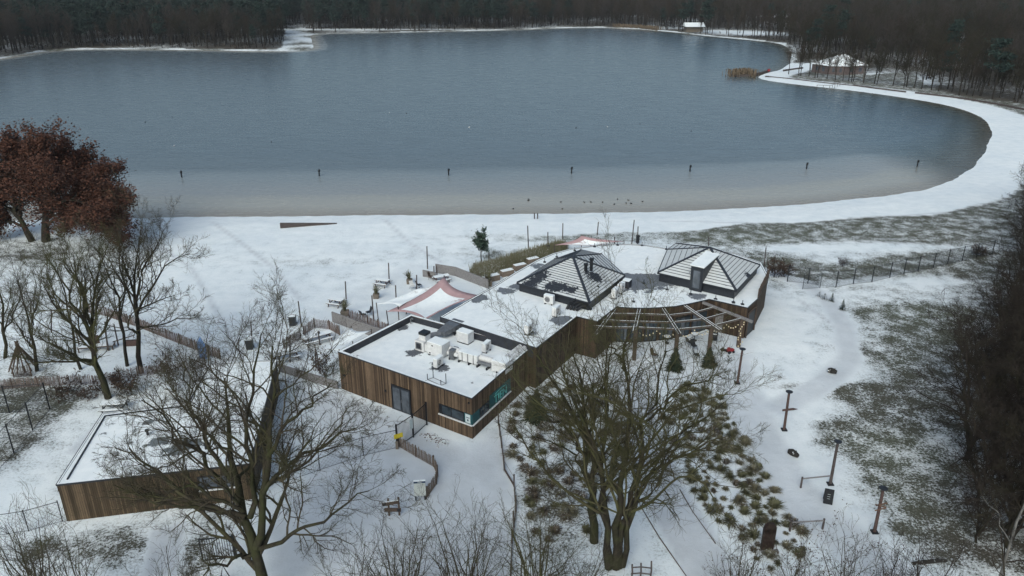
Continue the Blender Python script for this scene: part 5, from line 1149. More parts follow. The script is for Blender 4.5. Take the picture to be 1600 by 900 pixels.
paling([(22, 590), (50, 588)], 'stub of dark palings at the playground hut', 1.2, mat='wood')
wirefence([(1254, 452), (1281, 450)], 'gate wide mesh panel on two posts at the path end', 1.8, 3, wr=.007)
wirefence([(1230, 440), (1262, 443), (1306, 449), (1333, 444), (1362, 441), (1390, 434), (1412, 428), (1434, 424), (1458, 419), (1480, 413), (1503, 408), (1525, 403), (1550, 398)], 'long dark wire fence with leaning posts crossing the snowy meadow on the right', 2.0, 5.2, postr=.06, wr=.0065)
wirefence([(-40, 775), (22, 708), (78, 640)], 'dark wire fence running away from the camera at the left edge', 2.6, 2.7, postr=.06, wr=.005)
wirefence([(-30, 648), (15, 645), (78, 640)], 'dark wire fence cross panel closing the left yard', 2.6, 3, postr=.06, wr=.005)
wirefence([(-20, 840), (45, 830), (98, 815)], 'wire fence meeting the front left corner of the low building', 1.7, 2.6)
wirefence([(621, 700), (568, 712), (500, 735), (450, 752)], 'thin wire fence from the gate post back toward the big oak', 1.7, 2.9)
wirefence([(1196, 452), (1186, 470), (1183, 500)], 'short wire fence down the bank beside the wing of the pavilion', 1.0, 1.6)
# boundary stakes beside the left bed
pts_ = [G(*q) for q in ((779, 665), (784, 700), (788, 735), (803, 760), (806, 800), (800, 850), (798, 900))]
t = empty('stake_fence', pts_[2], 'row of rough dark stakes with edging boards between yard and grass bed', 'fence')
for i, p in enumerate(posts_of(pts_, 2.2)): MB(t.location).tube([p, p + (random.uniform(-.06, .06), 0, random.uniform(1.0, 1.5))], .06, 6).build('post', M['pole'], t)
mb = MB(t.location)
for i in range(len(pts_) - 1): mb.beam(pts_[i] + (0, 0, .12), pts_[i + 1] + (0, 0, .12), .05, .22); mb.beam(pts_[i] + (0, 0, .85), pts_[i + 1] + (0, 0, .85), .02, .02)
mb.build('edging_board', M['wood'], t)
# path edging boards
for px__, lab in (([(985, 690), (1000, 790), (1030, 840), (1075, 905)], 'thin dark edging strip on the left side of the middle path'), ([(1062, 765), (1082, 800), (1118, 850)], 'thin dark edging strip on the right side of the middle path')):
    pts_ = [G(*q) for q in px__]; mb = MB(pts_[0])
    for i in range(len(pts_) - 1): mb.beam(pts_[i] + (0, 0, .02), pts_[i + 1] + (0, 0, .02), .04, .10)
    tag(mb.build('path_edging', M['wood']), lab, 'edging')
# iron gate by the building
ga, gb, gc = G(621, 700), G(646, 683), G(667, 664)
t = empty('steel_gate', (ga + gc) / 2, 'tall black barred double gate between the yard fence and the kitchen wall', 'gate'); o_ = np.array(t.location)
for a, b in ((ga, gb), (gb, gc)):
    mb = MB(o_); L = np.linalg.norm(b - a)
    for k in range(int(L / .14) + 1): p = a + (b - a) * (k * .14 / L); mb.beam(p + (0, 0, .12), p + (0, 0, 2.1), .025, .025)
    for z in (.12, 2.1): mb.beam(a + (0, 0, z), b + (0, 0, z), .05, .05)
    mb.build('barred_leaf', M['black'], t)
for p in (ga, gb, gc): MB(o_).box(p + (0, 0, 1.12), (.13, .13, 2.25)).build('post', M['black'], t)
dg = (gc - ga) / np.linalg.norm(gc - ga); ng = np.array((dg[1], -dg[0], 0))
MB(o_).box(gb - dg * .3 + ng * .09 + (0, 0, 1.45), (.42, .03, .95), math.atan2(dg[1], dg[0])).build('pale_notice', M['paper'], t)
MB(o_).box(ga + ng * .12 + (.05, 0, 1.2), (.75, .03, .42), math.atan2(dg[1], dg[0]) - .5).build('yellow_notice', M['yellow'], t)
MB(o_).box(ga + (0, -.1, .35), (.22, .2, .7)).build('stone_block', M['brickpale'], t)
# iron gate bottom left
ga, gb = G(318, 878), G(368, 872); t = empty('steel_gate', (ga + gb) / 2, 'black barred steel gate panel standing below the oak limbs at the bottom left', 'gate'); o_ = np.array(t.location); mb = MB(o_); L = np.linalg.norm(gb - ga)
for k in range(int(L / .15) + 1): p = ga + (gb - ga) * (k * .15 / L); mb.beam(p + (0, 0, .1), p + (0, 0, 1.85), .03, .03)
for z in (.12, 1.82): mb.beam(ga + (0, 0, z), gb + (0, 0, z), .06, .06)
mb.build('barred_leaf', M['black'], t); MB(o_).box(gb + (.05, 0, .95), (.16, .16, 1.9)).build('post', M['black'], t); MB(o_).box(ga + (-.02, 0, .95), (.08, .08, 1.9)).build('post', M['black'], t)
# ================================================================== walls, sails, terrace
def wall(px, h, label, th=.14, mat='greywood'):
    P_ = [G(*q) for q in px]; o_ = (P_[0] + P_[-1]) / 2; mb = MB(o_)
    for i in range(len(P_) - 1): mb.wallseg(P_[i], P_[i + 1], -.1, h, th)
    o = mb.build('low_wall', M[mat]); tag(o, label, 'wall'); return o
wall([(520, 503), (552, 515), (612, 536)], 1.25, 'grey panel wall below the paling fence with palm pot, left part of terrace')
wall([(681, 426), (712, 431), (763, 451)], 1.2, 'long grey panel wall behind the pink sail leading toward the hedge')
wall([(661, 432), (681, 436)], .9, 'short grey wall block under the bare pole at the terrace corner')
# retaining wedge on the lawn
a_, b_, c_ = G(438, 357), G(526, 350), G(500, 357); mb = MB(a_); mb.prism([(a_[0], a_[1]), (b_[0], b_[1]), (b_[0], b_[1] + .35), (a_[0], a_[1] + .35)], -.1, [.8, .08, .08, .8]); tag(mb.build('retaining_wall', M['pole']), 'dark wedge shaped timber retaining wall alone on the beach lawn', 'wall')
# raised grey board walk bottom of terrace left: dark wall
wall([(437, 580), (470, 590), (528, 608)], .8, 'low grey wall leading from the oak to the left corner of the kitchen block')
def sail(corners, edges, zc, label, mat, mat2, sagc=.5, poles_=None):
    """corners: world points; saddle shaped cloth"""
    o_ = sum(np.array(c) for c in corners) / len(corners); t = empty('shade_sail', (*o_[:2], 0), label, 'shade sail', 'shade sails over the terrace'); n = 12; oo = np.array(t.location)
    A_, B_, C_, D_ = [np.array(c, float) for c in corners]; V = []
    for j in range(n + 1):
        for i in range(n + 1):
            u, v = i / n, j / n; eu = 1 - .22 * math.sin(math.pi * v) * 1; ev = 1 - .22 * math.sin(math.pi * u)
            uu = .5 + (u - .5) * eu; vv = .5 + (v - .5) * ev
            p = A_ * (1 - uu) * (1 - vv) + B_ * uu * (1 - vv) + C_ * uu * vv + D_ * (1 - uu) * vv
            p = p - (0, 0, sagc * math.sin(math.pi * u) * math.sin(math.pi * v)); V.append(p - oo)
    F = [(j * (n + 1) + i, j * (n + 1) + i + 1, (j + 1) * (n + 1) + i + 1, (j + 1) * (n + 1) + i) for j in range(n) for i in range(n)]
    me = rawmesh('canvas', V, F, [M[mat], M[mat2]]); me.polygons.foreach_set('use_smooth', [True] * len(F))
    c = link('canvas', me, t); md_ = c.modifiers.new('thickness', 'SOLIDIFY'); md_.thickness = .03
    if mat != mat2:
        for p_ in me.polygons:
            j, i = divmod(p_.index, n); p_.material_index = 1 if mat2 and (2 <= i < n - 1 and 1 <= j < n - 2) else 0
    for k, cc in enumerate(corners):
        h = cc[2]
        MB(oo).tube([(cc[0], cc[1], 0) if k % 2 else (cc[0] + .1, cc[1], 0), (cc[0], cc[1], h + .15)], .055, 6).build('pole', M['pole'], t)
    return t
def W(px, py, h): return flat(px, py, h)
sail([W(604, 487, 1.6), W(660, 503, 2.1), W(752, 462, 1.9), W(694, 432, 3.0)], 0, 0, 'large dusty pink shade sail sagging under snow between the terrace and kitchen roof', 'pink', 'pinksnow', .55)
sail([W(588, 455 + 20, 2.0), W(622, 480, 2.0), W(700, 440, 2.4), W(655, 450, 2.2)], 0, 0, 'smaller snowy sail between the two potted grasses and pink sail', 'whitesail', 'whitesail', .35)
sail([W(495, 552, 2.2), W(530, 548, 2.6), W(580, 516, 2.5), W(549, 512, 2.6)], 0, 0, 'white snow covered shade sail beside the left parapet of the kitchen block', 'whitesail', 'whitesail', .3)
sail([W(866, 383, 1.7), W(935, 384, 2.2), W(975, 377, 2.2), W(909, 368, 2.7)], 0, 0, 'far pink and white shade sail behind the nearer hipped roof', 'pink', 'pinksnow', .4)
def pole(px, py, top_py, label, group='bare poles round the terrace', r=.07, x2=None, mat='pole', name='wooden_pole', cat='pole'):
    b = G(px, py); t_ = at(x2 if x2 else px, top_py, b[1]); mb = MB(b); mb.tube([b - (0, 0, .1), t_], [r * 1.1, r], 8); mb.tube([t_, t_ + (0, 0, .03)], [r * 1.05, r * .8], 8); tag(mb.build(name, M[mat]), label, cat, group); return t_
for px, py, tp, lab, x2 in [(394, 541, 503, 'bare wooden pole beside the left wheeled bin', 392), (471, 510, 471, 'bare wooden pole right of the upper wheeled bin', 466), (541, 470, 440, 'bare wooden pole behind the left picnic bench', 539.5), (608, 440, 411, 'bare wooden pole at the right end of the far picnic bench', 607), (668, 420, 385, 'bare wooden pole at the grey wall corner, tall', 667),
                        (826, 398, 353, 'tall bare pole in front of the grass hedge', 824.5), (856, 382, 363, 'bare pole behind the bin at the hedge end', 856), (879, 373, 349, 'slim pole on the lawn left behind the far sail', 879.5), (933, 368, 347, 'leaning slim pole on the lawn right behind the far sail', 935), (987, 381, 344, 'tall pole near the far bin, left of two', 991), (996, 381, 354, 'shorter pole near the far bin, right of two', 997),
                        (885, 392, 378, 'short pole at the roof edge left of far sail', 885), (923, 384, 371, 'short pole at the front of the far sail', 924), (960, 381, 370, 'short pole right of the far sail front', 960.5), (1107, 384, 371, 'thin pole behind the peak of the right hipped roof', 1107.5), (1194, 415, 387, 'thin pole beyond the right end of the pavilion', 1197), (764, 415, 394, 'short stake right of the young pine', 764), (741, 422, 411, 'short stake left of the young pine', 741),
                        (584, 501, 462, 'slim dark pole in front of the terrace chair', 581), (619, 469, 446, 'slim dark pole at the tip of the white sail', 618), (651, 452, 430, 'slim dark pole near the potted grass and pink sail', 651), (635, 490, 478, 'short dark pole at the corner of the kitchen parapet', 634), (683, 433, 415, 'slim dark pole before the grey wall by benches', 682), (678, 430, 416, 'short stake before the grey wall by benches', 678), (548, 511, 492, 'slim pole at the grey wall left of the folding chair', 545),
                        (500, 539, 518, 'slim pole standing through the long snowy table', 497), (494, 575, 545, 'slim pole right of the flowering shrub', 493), (453, 566, 524, 'dark pole rising from the near terrace table', 453),
                        (168, 547, 503, 'leaning playground pole beside the leaning tree', 164), (170, 548, 510, 'grey playground swing pole', 163), (185, 540, 507, 'dark playground pole between the trees', 178), (124, 540, 508, 'dark playground pole left of the leaning tree', 116), (80, 520, 485, 'grey playground pole at the far side', 80), (1392, 400, 370, '', None)]:
    if lab: pole(px, py, tp, lab, x2=x2)
# ---- lamps along the path
def lamp(bpx, tpx, label, mats=('wood', 'black')):
    b = G(*bpx); top = at(tpx[0], tpx[1], b[1]); t = empty('path_lamp', b, label, 'lamp', 'wooden path lamps'); h = top - b
    MB().tube([(0, 0, -.1), tuple(h * .98)], [.12, .10], 10).build('post', M[mats[0]], t); MB().box((0, 0, .05), (.45, .45, .1)).build('base_plate', M['black'], t)
    mb = MB(); mb.tube([tuple(h * .98), tuple(h * .98 + (0, 0, .14))], [.05, .05], 8); mb.tube([tuple(h + (0, 0, .08)), tuple(h + (0, 0, .13)), tuple(h + (0, 0, .2))], [.26, .30, .06], 16); mb.build('disc_head', M['dark'], t)
    return t, b, top
lamp((1152, 599), (1160, 547), 'wooden lamp post nearest to the pergola post, topped by a snowy disc', ('redwood', 'dark'))
t, b, top = lamp((1225, 672), (1233, 614), 'wooden lamp post with a pointed direction arm in the bend of the path', ('redwood', 'dark'))
mb = MB(b); q = b + (top - b) * .56; mb.add([q + (-.42, -.12, -.07), q + (.45, -.10, .02), q + (.85, -.1, .12), q + (.45, -.10, .22), q + (-.42, -.12, .10), q + (-.42, -.18, -.07), q + (.45, -.16, .02), q + (.85, -.16, .12), q + (.45, -.16, .22), q + (-.42, -.18, .10)], [(4, 3, 2, 1, 0), (5, 6, 7, 8, 9), (0, 1, 6, 5), (1, 2, 7, 6), (2, 3, 8, 7), (3, 4, 9, 8), (4, 0, 5, 9)]); mb.build('pointer', M['redwood'], t)
t, b, top = lamp((1297, 757), (1309, 692), 'dark lamp post holding one end of the upper barrier rail', ('pole', 'black'))
t, b, top = lamp((1366, 832), (1380, 765), 'lamp post carrying small orange arrows near the bottom right', ('redwood', 'black'))
q = b + (top - b) * .58
for k, (sx, dz) in enumerate(((1, 0), (-1, .28), (1, .42))): MB(b).beam(q + (-.35 * sx, -.13, dz - .12), q + (.4 * sx, -.13, dz + .1), .03, .09).build('arrow_board', M['orange'], t)
def barrier(p0, p1, z0, label, posts=(0, 1)):
    a, b = G(*p0), G(*p1); t = empty('barrier_rail', a, label, 'barrier', 'barrier rails on the path'); MB(a).tube([a + (0, 0, z0), b + (0, 0, z0)], .055, 8).build('rail', M['greywood'], t)
    for k in posts: p = (a, b)[k]; MB(a).tube([p, p + (0, 0, z0 + .15)], .075, 8).build('post', M['pole'], t)
barrier((1251, 762), (1297, 757), .8, 'horizontal barrier rail joined to the dark lamp post', (0,)); barrier((1234, 830), (1285, 827), .75, 'low barrier rail beside the rusty steel pillar')
# a-frame blackboard
b = G(1293, 784); t = empty('a_board', b, 'black folding chalkboard on the path below the dark lamp post', 'sandwich board', rz=-.35)
for s_ in (-1, 1):
    mb = MB(); mb.add([(-.32, s_ * .3, 0), (.32, s_ * .3, 0), (.32, s_ * .05, 1.1), (-.32, s_ * .05, 1.1), (-.32, s_ * .26, 0), (.32, s_ * .26, 0), (.32, s_ * .01, 1.1), (-.32, s_ * .01, 1.1)], [(0, 1, 2, 3), (7, 6, 5, 4), (0, 4, 5, 1), (2, 6, 7, 3), (1, 5, 6, 2), (0, 3, 7, 4)]); mb.build('panel', M['black'], t)
for k, z in enumerate((.75, .58, .42)): MB().box((0, -.325 + .25 * z / 1.1 + .015, z), (.2, .01, .03)).build('chalk_line', M['board'], t)
# rusty pillar
b = G(1198, 858); t = empty('rusty_pillar', b, 'rusty brown steel pillar with rounded top among the grass clumps', 'pillar', rz=.1)
mb = MB(); mb.prism([(-.42, -.12), (.42, -.12), (.42, .12), (-.42, .12)], 0, 1.75); mb.tube([(0, -.12, 1.75), (0, .12, 1.75)], .42, 18); mb.build('panel', M['corten'], t); MB().box((.1, -.25, .03), (1.2, .3, .06)).build('foot_plate', M['greywood'], t)
# logs lying beside the path
for i, (x, y, lab) in enumerate([(1300, 583, 'short dark snow dusted log lying at the bend of the path'), (1239, 712, 'dark log with snow lying between two lamps'), (1452, 880, 'snowy logs lying at the foot of the thicket')]):
    b = G(x, y); mb = MB(b); a_ = [-.5, -.9, .1][i]; L = [.8, .85, 2.4][i]; q = np.array((math.cos(a_), math.sin(a_), 0)) * L; k_ = .5 if i == 2 else 1; mb.tube([b - q * .5 + (0, 0, .2 * k_), b - q * .2 + (.03, 0, .25 * k_), b + q * .15 + (0, .04, .22 * k_), b + q * .5 + (0, 0, .2 * k_)], [.2 * k_, .28 * k_, .26 * k_, .17 * k_], 9); mb.tube([b + q * .1, b + q * .25 + (.1, .2, .45 * k_)], [.09, .04], 6); tag(mb.build('log', M['rock']), lab, 'log', 'logs by the path')
# ---- entrance signs
b = G(657, 781); t = empty('information_board', b, 'pale information board with dark blue head at the end of the curved paling fence', 'information board', rz=.10)
MB().box((0, 0, .95), (.85, .1, 1.15)).build('face', M['board'], t); MB().box((0, -.003, 1.60), (.85, .11, .17)).build('head', M['navy'], t); o = MB(); 
for k in range(4): o.box((0, -.055, 1.35 - k * .09), (.3 + .1 * (k % 2), .006, .02))
o.build('printed_lines', M['grey_metal'], t); MB().box((0, -.062, 1.60), (.3, .006, .05)).build('head_lettering', M['board'], t)
for s_ in (-1, 1): MB().box((s_ * .33, 0, .19), (.1, .14, .38)).build('leg', M['dark'], t)
MB().box((0, 0, 1.71), (.87, .13, .05)).build('snow_cap', M['snow'], t)
b = G(613, 806); t = empty('sign_frame', b, 'wooden sign of two tilted boards nailed across two posts in the snow', 'sign', rz=.05)
for x, h in ((-.22, 1.45), (.5, 1.55)): MB().box((x, .06, h / 2), (.13, .11, h), 0).build('post', M['wood'], t)
for i, (z, a_, x) in enumerate(((1.15, .10, -.05), (.55, -.03, .1))):
    mb = MB(); mb.beam((-.62 + x, -.03, z - a_), (.55 + x, -.03, z + a_ * .8), .06, .30); bo = mb.build('board', M['wood'], t)
    s_ = -1 if i == 0 else 1; MB().box((x - .45 if i == 0 else x + .38, -.065, z + s_ * (a_ * .8 if i == 0 else a_)), (.24, .01, .22)).build('dark_label', M['black'], bo)
mb = MB(); mb.beam((-.6, -.03, 1.2), (.5, -.03, 1.38), .07, .03); mb.build('snow_strip', M['snow'], t)
# a-shaped stand and rustic frame at the bottom
b = G(352, 905); mb = MB(b); mb.tube([b + (-.3, 0, 0), b + (0, 0, 1.1), b + (.3, .1, 0)], .045, 6); tag(mb.build('tripod_stand', M['black']), 'small black a shaped stand left of the big oak trunk', 'stand')
b = G(1000, 905); t = empty('rustic_frame', b, 'frame of rough branches at the foot of the big multi-stemmed tree', 'branch frame')
for x, h in ((-.55, 1.2), (.0, 1.3), (.65, 1.45)): MB().tube([(x, 0, 0), (x + .03, 0, h * .5), (x - .02, 0, h)], .055, 6).build('post', M['pole'], t)
for z in (.95, .45): MB().tube([(-.6, 0, z), (0, 0, z + .05), (.68, 0, z - .05)], .045, 6).build('rail', M['pole'], t)
# stones by the wall
rg = np.random.default_rng(4)
a_, b_ = G(668, 676), G(694, 690); mb = MB((a_ + b_) / 2)
for k in range(150):
    p = a_ + (b_ - a_) * rg.uniform(0, 1) + (rg.normal(0, .3), -abs(rg.normal(0, .35)), 0); s = rg.uniform(.05, .15); mb.box(p + (0, 0, s * .25), (s, s * .8, s * .6), rg.uniform(0, 3))
tag(mb.build('leaf_litter', snow_on('snowy_litter', (.10, .06, .05), .48, 7)), 'loose litter of stones and leaves at the foot of the kitchen wall by the gate', 'litter', kind='stuff')
# ---- picnic tables
def picnic(p, rz, label, L=1.8, group='picnic tables', sn=True, mat='redwood'):
    t = empty('picnic_table', p, label, 'picnic table', group, rz)
    MB().box((0, 0, .74), (L, .75, .05)).build('table_top', M[mat], t); MB().box((0, 0, .79), (L * .98, .73, .05)).build('snow_layer', M['snow'], t)
    for s_ in (-1, 1):
        be = MB().box((0, s_ * .72, .45), (L, .27, .05)).build('bench', M[mat], t); MB().box((0, s_ * .72, .495), (L * .98, .25, .04)).build('snow_layer', M['snow'], be)
    for x in (-L / 2 + .25, L / 2 - .25):
        mb = MB(); mb.beam((x, -.8, 0), (x, -.25, .74), .06, .1); mb.beam((x, .8, 0), (x, .25, .74), .06, .1); mb.beam((x, -.85, .40), (x, .85, .40), .06, .1); mb.build('leg_frame', M[mat], t)
    return t
picnic(G(598, 446), -.35, 'snowy picnic table beside the pole and potted grass, furthest left on the lawn edge'); picnic(G(526, 477), -.35, 'snowy picnic table left of the palm pot and bare pole')
picnic(G(496, 534), .62, 'long snowy table with two glasses inside the paling corner', 3.1); picnic(G(447, 562), .55, 'near snowy terrace table half hidden by the flowering shrub', 2.6); picnic(G(690, 440), .45, 'snowy picnic table behind the peak of the pink sail', 2.0)
picnic(G(180, 641), .12, 'dark picnic table at the foot of the leaning tree', 2.1, mat='black')
for x, y in ((494, 524), (499, 521)):
    p = flat(x, y, .82); tag(MB(p).tube([p, p + (0, 0, .22)], [.07, .06], 8).build('lantern', M['black']), 'small dark lantern standing on the long snowy table', 'lantern', 'lanterns on the long table')
def wheelie(p, rz, label):
    t = empty('wheeled_bin', p, label, 'bin', 'wheeled bins', rz); MB().box((0, 0, .55), (.62, .68, 1.0), taper=1.12).build('body', M['dark'], t); MB().box((0, 0, 1.10), (.76, .82, .09)).build('lid', M['dark'], t); MB().box((0, 0, 1.17), (.72, .78, .06)).build('snow_cap', M['snow'], t)
    for s_ in (-1, 1): MB().tube([(s_ * .3, .3, .12), (s_ * .36, .3, .12)], .12, 10).build('wheel', M['black'], t)
wheelie(G(458, 508), .1, 'dark wheeled bin with snowy lid left of the upper bare pole'); wheelie(G(391, 545), .15, 'dark wheeled bin with snowy lid beside the lower left pole')
for x, y, lab in ((856, 397, 'slim black bin on a pole at the near end of the grass hedge'), (996, 381, 'slim black bin at the two poles beyond the roof')):
    p = G(x, y); tag(MB(p).box(p + (0, 0, .75), (.45, .4, 1.1), taper=1.05).build('litter_bin', M['black']), lab, 'bin', 'litter bins')
def potted(p, label, s=1.0, mat=0):
    t = empty('potted_plant', p, label, 'potted plant', 'potted plants on the terrace'); MB().box((0, 0, .3), (.62 * s, .62 * s, .6), taper=1.1).build('pot', M['brickpale'], t); c = link('leaves', clump_mesh(int(p[0] * 7) % 50 + 5, M['grass_olive'], 90, 1.3 * s, .8), t, (0, 0, .55))
potted(G(539, 493), 'palm like plant in a square pot on the end of the grey wall', 1.2); potted(G(588, 466), 'spiky grass in a small pot left of the white sail'); potted(G(640, 443), 'spiky grass in a reddish pot above the white sail'); potted(G(764, 446), 'bushy potted plant where the long grey wall meets the roof', 1.2)
def chair(p, rz, label, mat='dark', s=1.0):
    t = empty('garden_chair', p, label, 'chair', 'garden chairs', rz); MB().box((0, 0, .45), (.5, .5, .05)).build('seat', M[mat], t); mb = MB(); mb.beam((0, .24, .45), (0, .42, 1.0), .5, .05); mb.build('backrest', M[mat], t)
    for x in (-.2, .2):
        for y in (-.2, .22): mb = MB(); mb.tube([(x, y, .45), (x * 1.3, y * 1.4, 0)], .02, 5); mb.build('leg', M['black'], t)
    return t
chair(G(568, 497), 2.4, 'dark folding chair behind the paling fence of the grey wall'); chair(G(576, 493), -1.0, 'dark chair next to the folding chair, facing it'); chair(G(645, 452), .6, 'white metal chair beside a slim pole near the pink sail', 'white_metal'); chair(G(655, 450), 2.2, 'dark chair right of the white metal chair')
chair(G(674, 437), 1.2, 'dark chair tucked before the table behind the pink sail', 'wood')
# terrace under the pergola
for i, (x, y, mt, rz, lab) in enumerate([(1084, 546, 'dark', .3, 'dark grey chair with snow left of the middle pergola post'), (1088, 560, 'dark', 1.6, 'dark grey chair lying low between the two little firs'), (1116, 535, 'dark', -.4, 'dark blue chair just right of the middle pergola post'), (1077, 540, 'black', 2.0, 'black chair partly hidden behind the grey one'), (1022, 560, 'wood', .8, 'wooden chair under the crown of the big tree')]): chair(G(x, y), rz, lab, mt)
for i, (x, y, lab) in enumerate([(1085, 532, 'small round bistro table with a snowy top behind the grey chair'), (1042, 536, 'small bistro table with snowy top at the left side under the pergola'), (1116, 531, 'small bistro table with snowy top right of the middle post')]):
    p = G(x, y); t = empty('bistro_table', p, lab, 'table', 'bistro tables under the pergola'); MB().tube([(0, 0, .7), (0, 0, .74)], .36, 14).build('table_top', M['wood'], t); MB().tube([(0, 0, .74), (0, 0, .80)], .34, 14).build('snow_layer', M['snow'], t); MB().tube([(0, 0, 0), (0, 0, .7)], .05, 6).build('leg', M['black'], t); MB().tube([(0, 0, 0), (0, 0, .04)], .25, 10).build('foot', M['black'], t)
p = G(1141, 551); t = empty('toy_tractor', p, 'small red ride-on toy tractor left in the snow at the pergola post', 'toy tractor', rz=.3); t.scale = (.8, .8, .8)
MB().box((0, 0, .36), (.85, .42, .26)).build('body', M['red'], t); MB().box((-.22, 0, .6), (.3, .4, .24), taper=.8).build('seat', M['red'], t); MB().tube([(.1, 0, .5), (0, 0, .85)], .02, 5).build('steering_column', M['black'], t)
for x in (-.3, .3):
    for s_ in (-1, 1): MB().tube([(x, s_ * .22, .18), (x, s_ * .32, .18)], .2 if x < 0 else .15, 12).build('wheel', M['black'], t)
p = G(1130, 549); tag(MB(p).tube([p + (-.25, 0, .12), p + (0, .05, .2), p + (.3, 0, .1)], [.16, .2, .12], 8).build('snowy_boulder', M['rock']), 'dark stone dusted with snow left of the red toy tractor', 'stone')
# seesaw, bench, poles hut of the playground, blue banner
p = G(257, 557); t = empty('seesaw', p, 'snow covered wooden seesaw inside the playground', 'seesaw', rz=-.75); MB().beam((-1.5, 0, .95), (1.5, 0, .25), .22, .1).build('plank', M['wood'], t); MB().beam((-1.45, 0, 1.01), (1.45, 0, .31), .2, .04).build('snow_layer', M['snow'], t)
for x in (-.15, .15): MB().beam((x, 0, .6), (x * 2.5, 0, 0), .12, .12).build('support', M['dark'], t)
for x, z in ((-1.2, 1.15), (1.2, .55)): MB().tube([(x, -.2, z), (x, .2, z)], .03, 6).build('handle', M['black'], t)
p = G(318, 564); t = empty('banner', p, 'blue feather banner at the end of the diagonal paling fence', 'banner', rz=.1); mb = MB(); mb.add([(-.3, 0, .3), (.35, 0, .2), (.42, 0, 1.7), (.05, 0, 2.7), (-.32, 0, 2.0)] + [(-.3, .03, .3), (.35, .03, .2), (.42, .03, 1.7), (.05, .03, 2.7), (-.32, .03, 2.0)], [(4, 3, 2, 1, 0), (5, 6, 7, 8, 9), (0, 1, 6, 5), (1, 2, 7, 6), (2, 3, 8, 7), (3, 4, 9, 8), (4, 0, 5, 9)]); mb.build('cloth', M['blue'], t); MB().tube([(-.36, 0, 0), (-.36, 0, 2.1), (0, 0, 2.75)], .03, 6).build('pole', M['black'], t)
p = G(152, 546); t = empty('play_structure', p, 'low dark wooden play structure with snowy planks behind the leaning tree', 'play structure', rz=.2)
mb = MB(); mb.box((0, 0, .45), (3.4, .9, .12)); mb.build('deck', M['wood'], t); MB().box((0, 0, .53), (3.3, .85, .05)).build('snow_layer', M['snow'], t); MB().box((-.2, .2, 1.0), (1.0, .12, .9), .3).build('panel', M['wood'], t)
for x in (-1.6, 1.6):
    for y in (-.4, .4): MB().tube([(x, y, 0), (x, y, .5)], .07, 6).build('post', M['wood'], t)
MB().beam((1.6, 0, .7), (3.6, .6, 1.0), .08, .08).build('balance_beam', M['wood'], t)
p = G(205, 540); tag(MB(p).box(p + (0, 0, .3), (1.3, .4, .6), .15).build('play_block', M['redwood']), 'reddish wooden block standing near the playground trees', 'play block')
p = G(37, 575); t = empty('pole_hut', p, 'teepee like hut of rough leaning poles in the playground', 'hut'); t.scale = (.8, .8, .8)
for k in range(13): a_ = k / 13 * 6.28; MB().tube([(1.6 * math.cos(a_), 1.6 * math.sin(a_), 0), (-.2 * math.cos(a_), -.2 * math.sin(a_), 3.4 + .3 * math.sin(k * 2))], .08, 6).build('pole', M['wood'], t)
# grass hedge with planter boxes
pts_ = [G(*q) for q in ((742, 428), (775, 421), (815, 408), (850, 398), (880, 390))]; t = empty('grass_hedge', pts_[2], 'tall olive ornamental grass hedge along the upper left roof edge', 'hedge'); rg = np.random.default_rng(14)
Cc = []; n_ = 9000; i_ = rg.integers(0, 4, n_); u_ = rg.uniform(0, 1, n_)[:, None]; A_ = np.array(pts_); B_ = A_[i_] + (A_[i_ + 1] - A_[i_]) * u_ + rg.normal(0, .62, (n_, 3)) * (.5, 1, 0) - np.array(t.location); h = rg.uniform(.5, 1.5, n_); w_ = .035; lean = rg.normal(0, .22, (n_, 2))
V = np.stack([B_ + (-w_, 0, 0), B_ + (w_, 0, 0), np.stack([B_[:, 0] + lean[:, 0], B_[:, 1] + lean[:, 1], h], 1) + (.01, 0, 0), np.stack([B_[:, 0] + lean[:, 0], B_[:, 1] + lean[:, 1], h], 1)], 1).reshape(-1, 3)
link('blades', rawmesh('blades', V, np.arange(4 * n_).reshape(-1, 4), [M['grass_olive'], M['grass_straw']], (rg.uniform(0, 1, n_) < .35).astype(int)), t)
for i, (x, y) in enumerate([(770, 438), (792, 430), (812, 421), (832, 411)]):
    p = G(x, y); t = empty('planter_box', p, ['wooden planter box nearest the long grey wall', 'second wooden planter box below the grass hedge', 'third wooden planter box below the grass hedge', 'wooden planter box furthest along the roof edge'][i], 'planter', 'planter boxes below the grass hedge', .55)
    MB().box((0, 0, .35), (1.7, .8, .7)).build('box', M['palewood'], t); MB().box((0, 0, .72), (1.6, .7, .06)).build('snow_layer', M['snow'], t)
# ================================================================== on and in the lake
for x, y, lab in [(284, 277, 'dark marker post in the shallow water, leftmost of the row'), (499, 275, 'dark marker post in the shallows above the wedge wall'), (701, 274, 'dark marker post in the water, third from the left'), (893, 271, 'dark marker post in the water above the far sail'), (1078, 268, 'dark marker post in the water above the right hipped roof'), (1260, 264, 'dark marker post in the water, second from the right'), (1433, 260, 'dark marker post nearest the curved beach, rightmost')]:
    p = flat(x, y, WATER); mb = MB(p); mb.tube([p - (0, 0, 1), p + (0, 0, 1.0)], .13, 7); mb.tube([p + (0, 0, .8), p + (.08, 0, 1.2), p + (.15, 0, 1.3)], [.2, .2, .05], 7); tag(mb.build('marker_post', M['black']), lab, 'marker post', 'marker posts in the lake')
for x, y, lab in ((835, 341, 'short post on the sand, left one of the close pair'), (840, 341, 'short post on the sand, right one of the close pair')): pole(x, y, y - 8, lab, 'pair of posts on the sand', .08)
rg = np.random.default_rng(6)
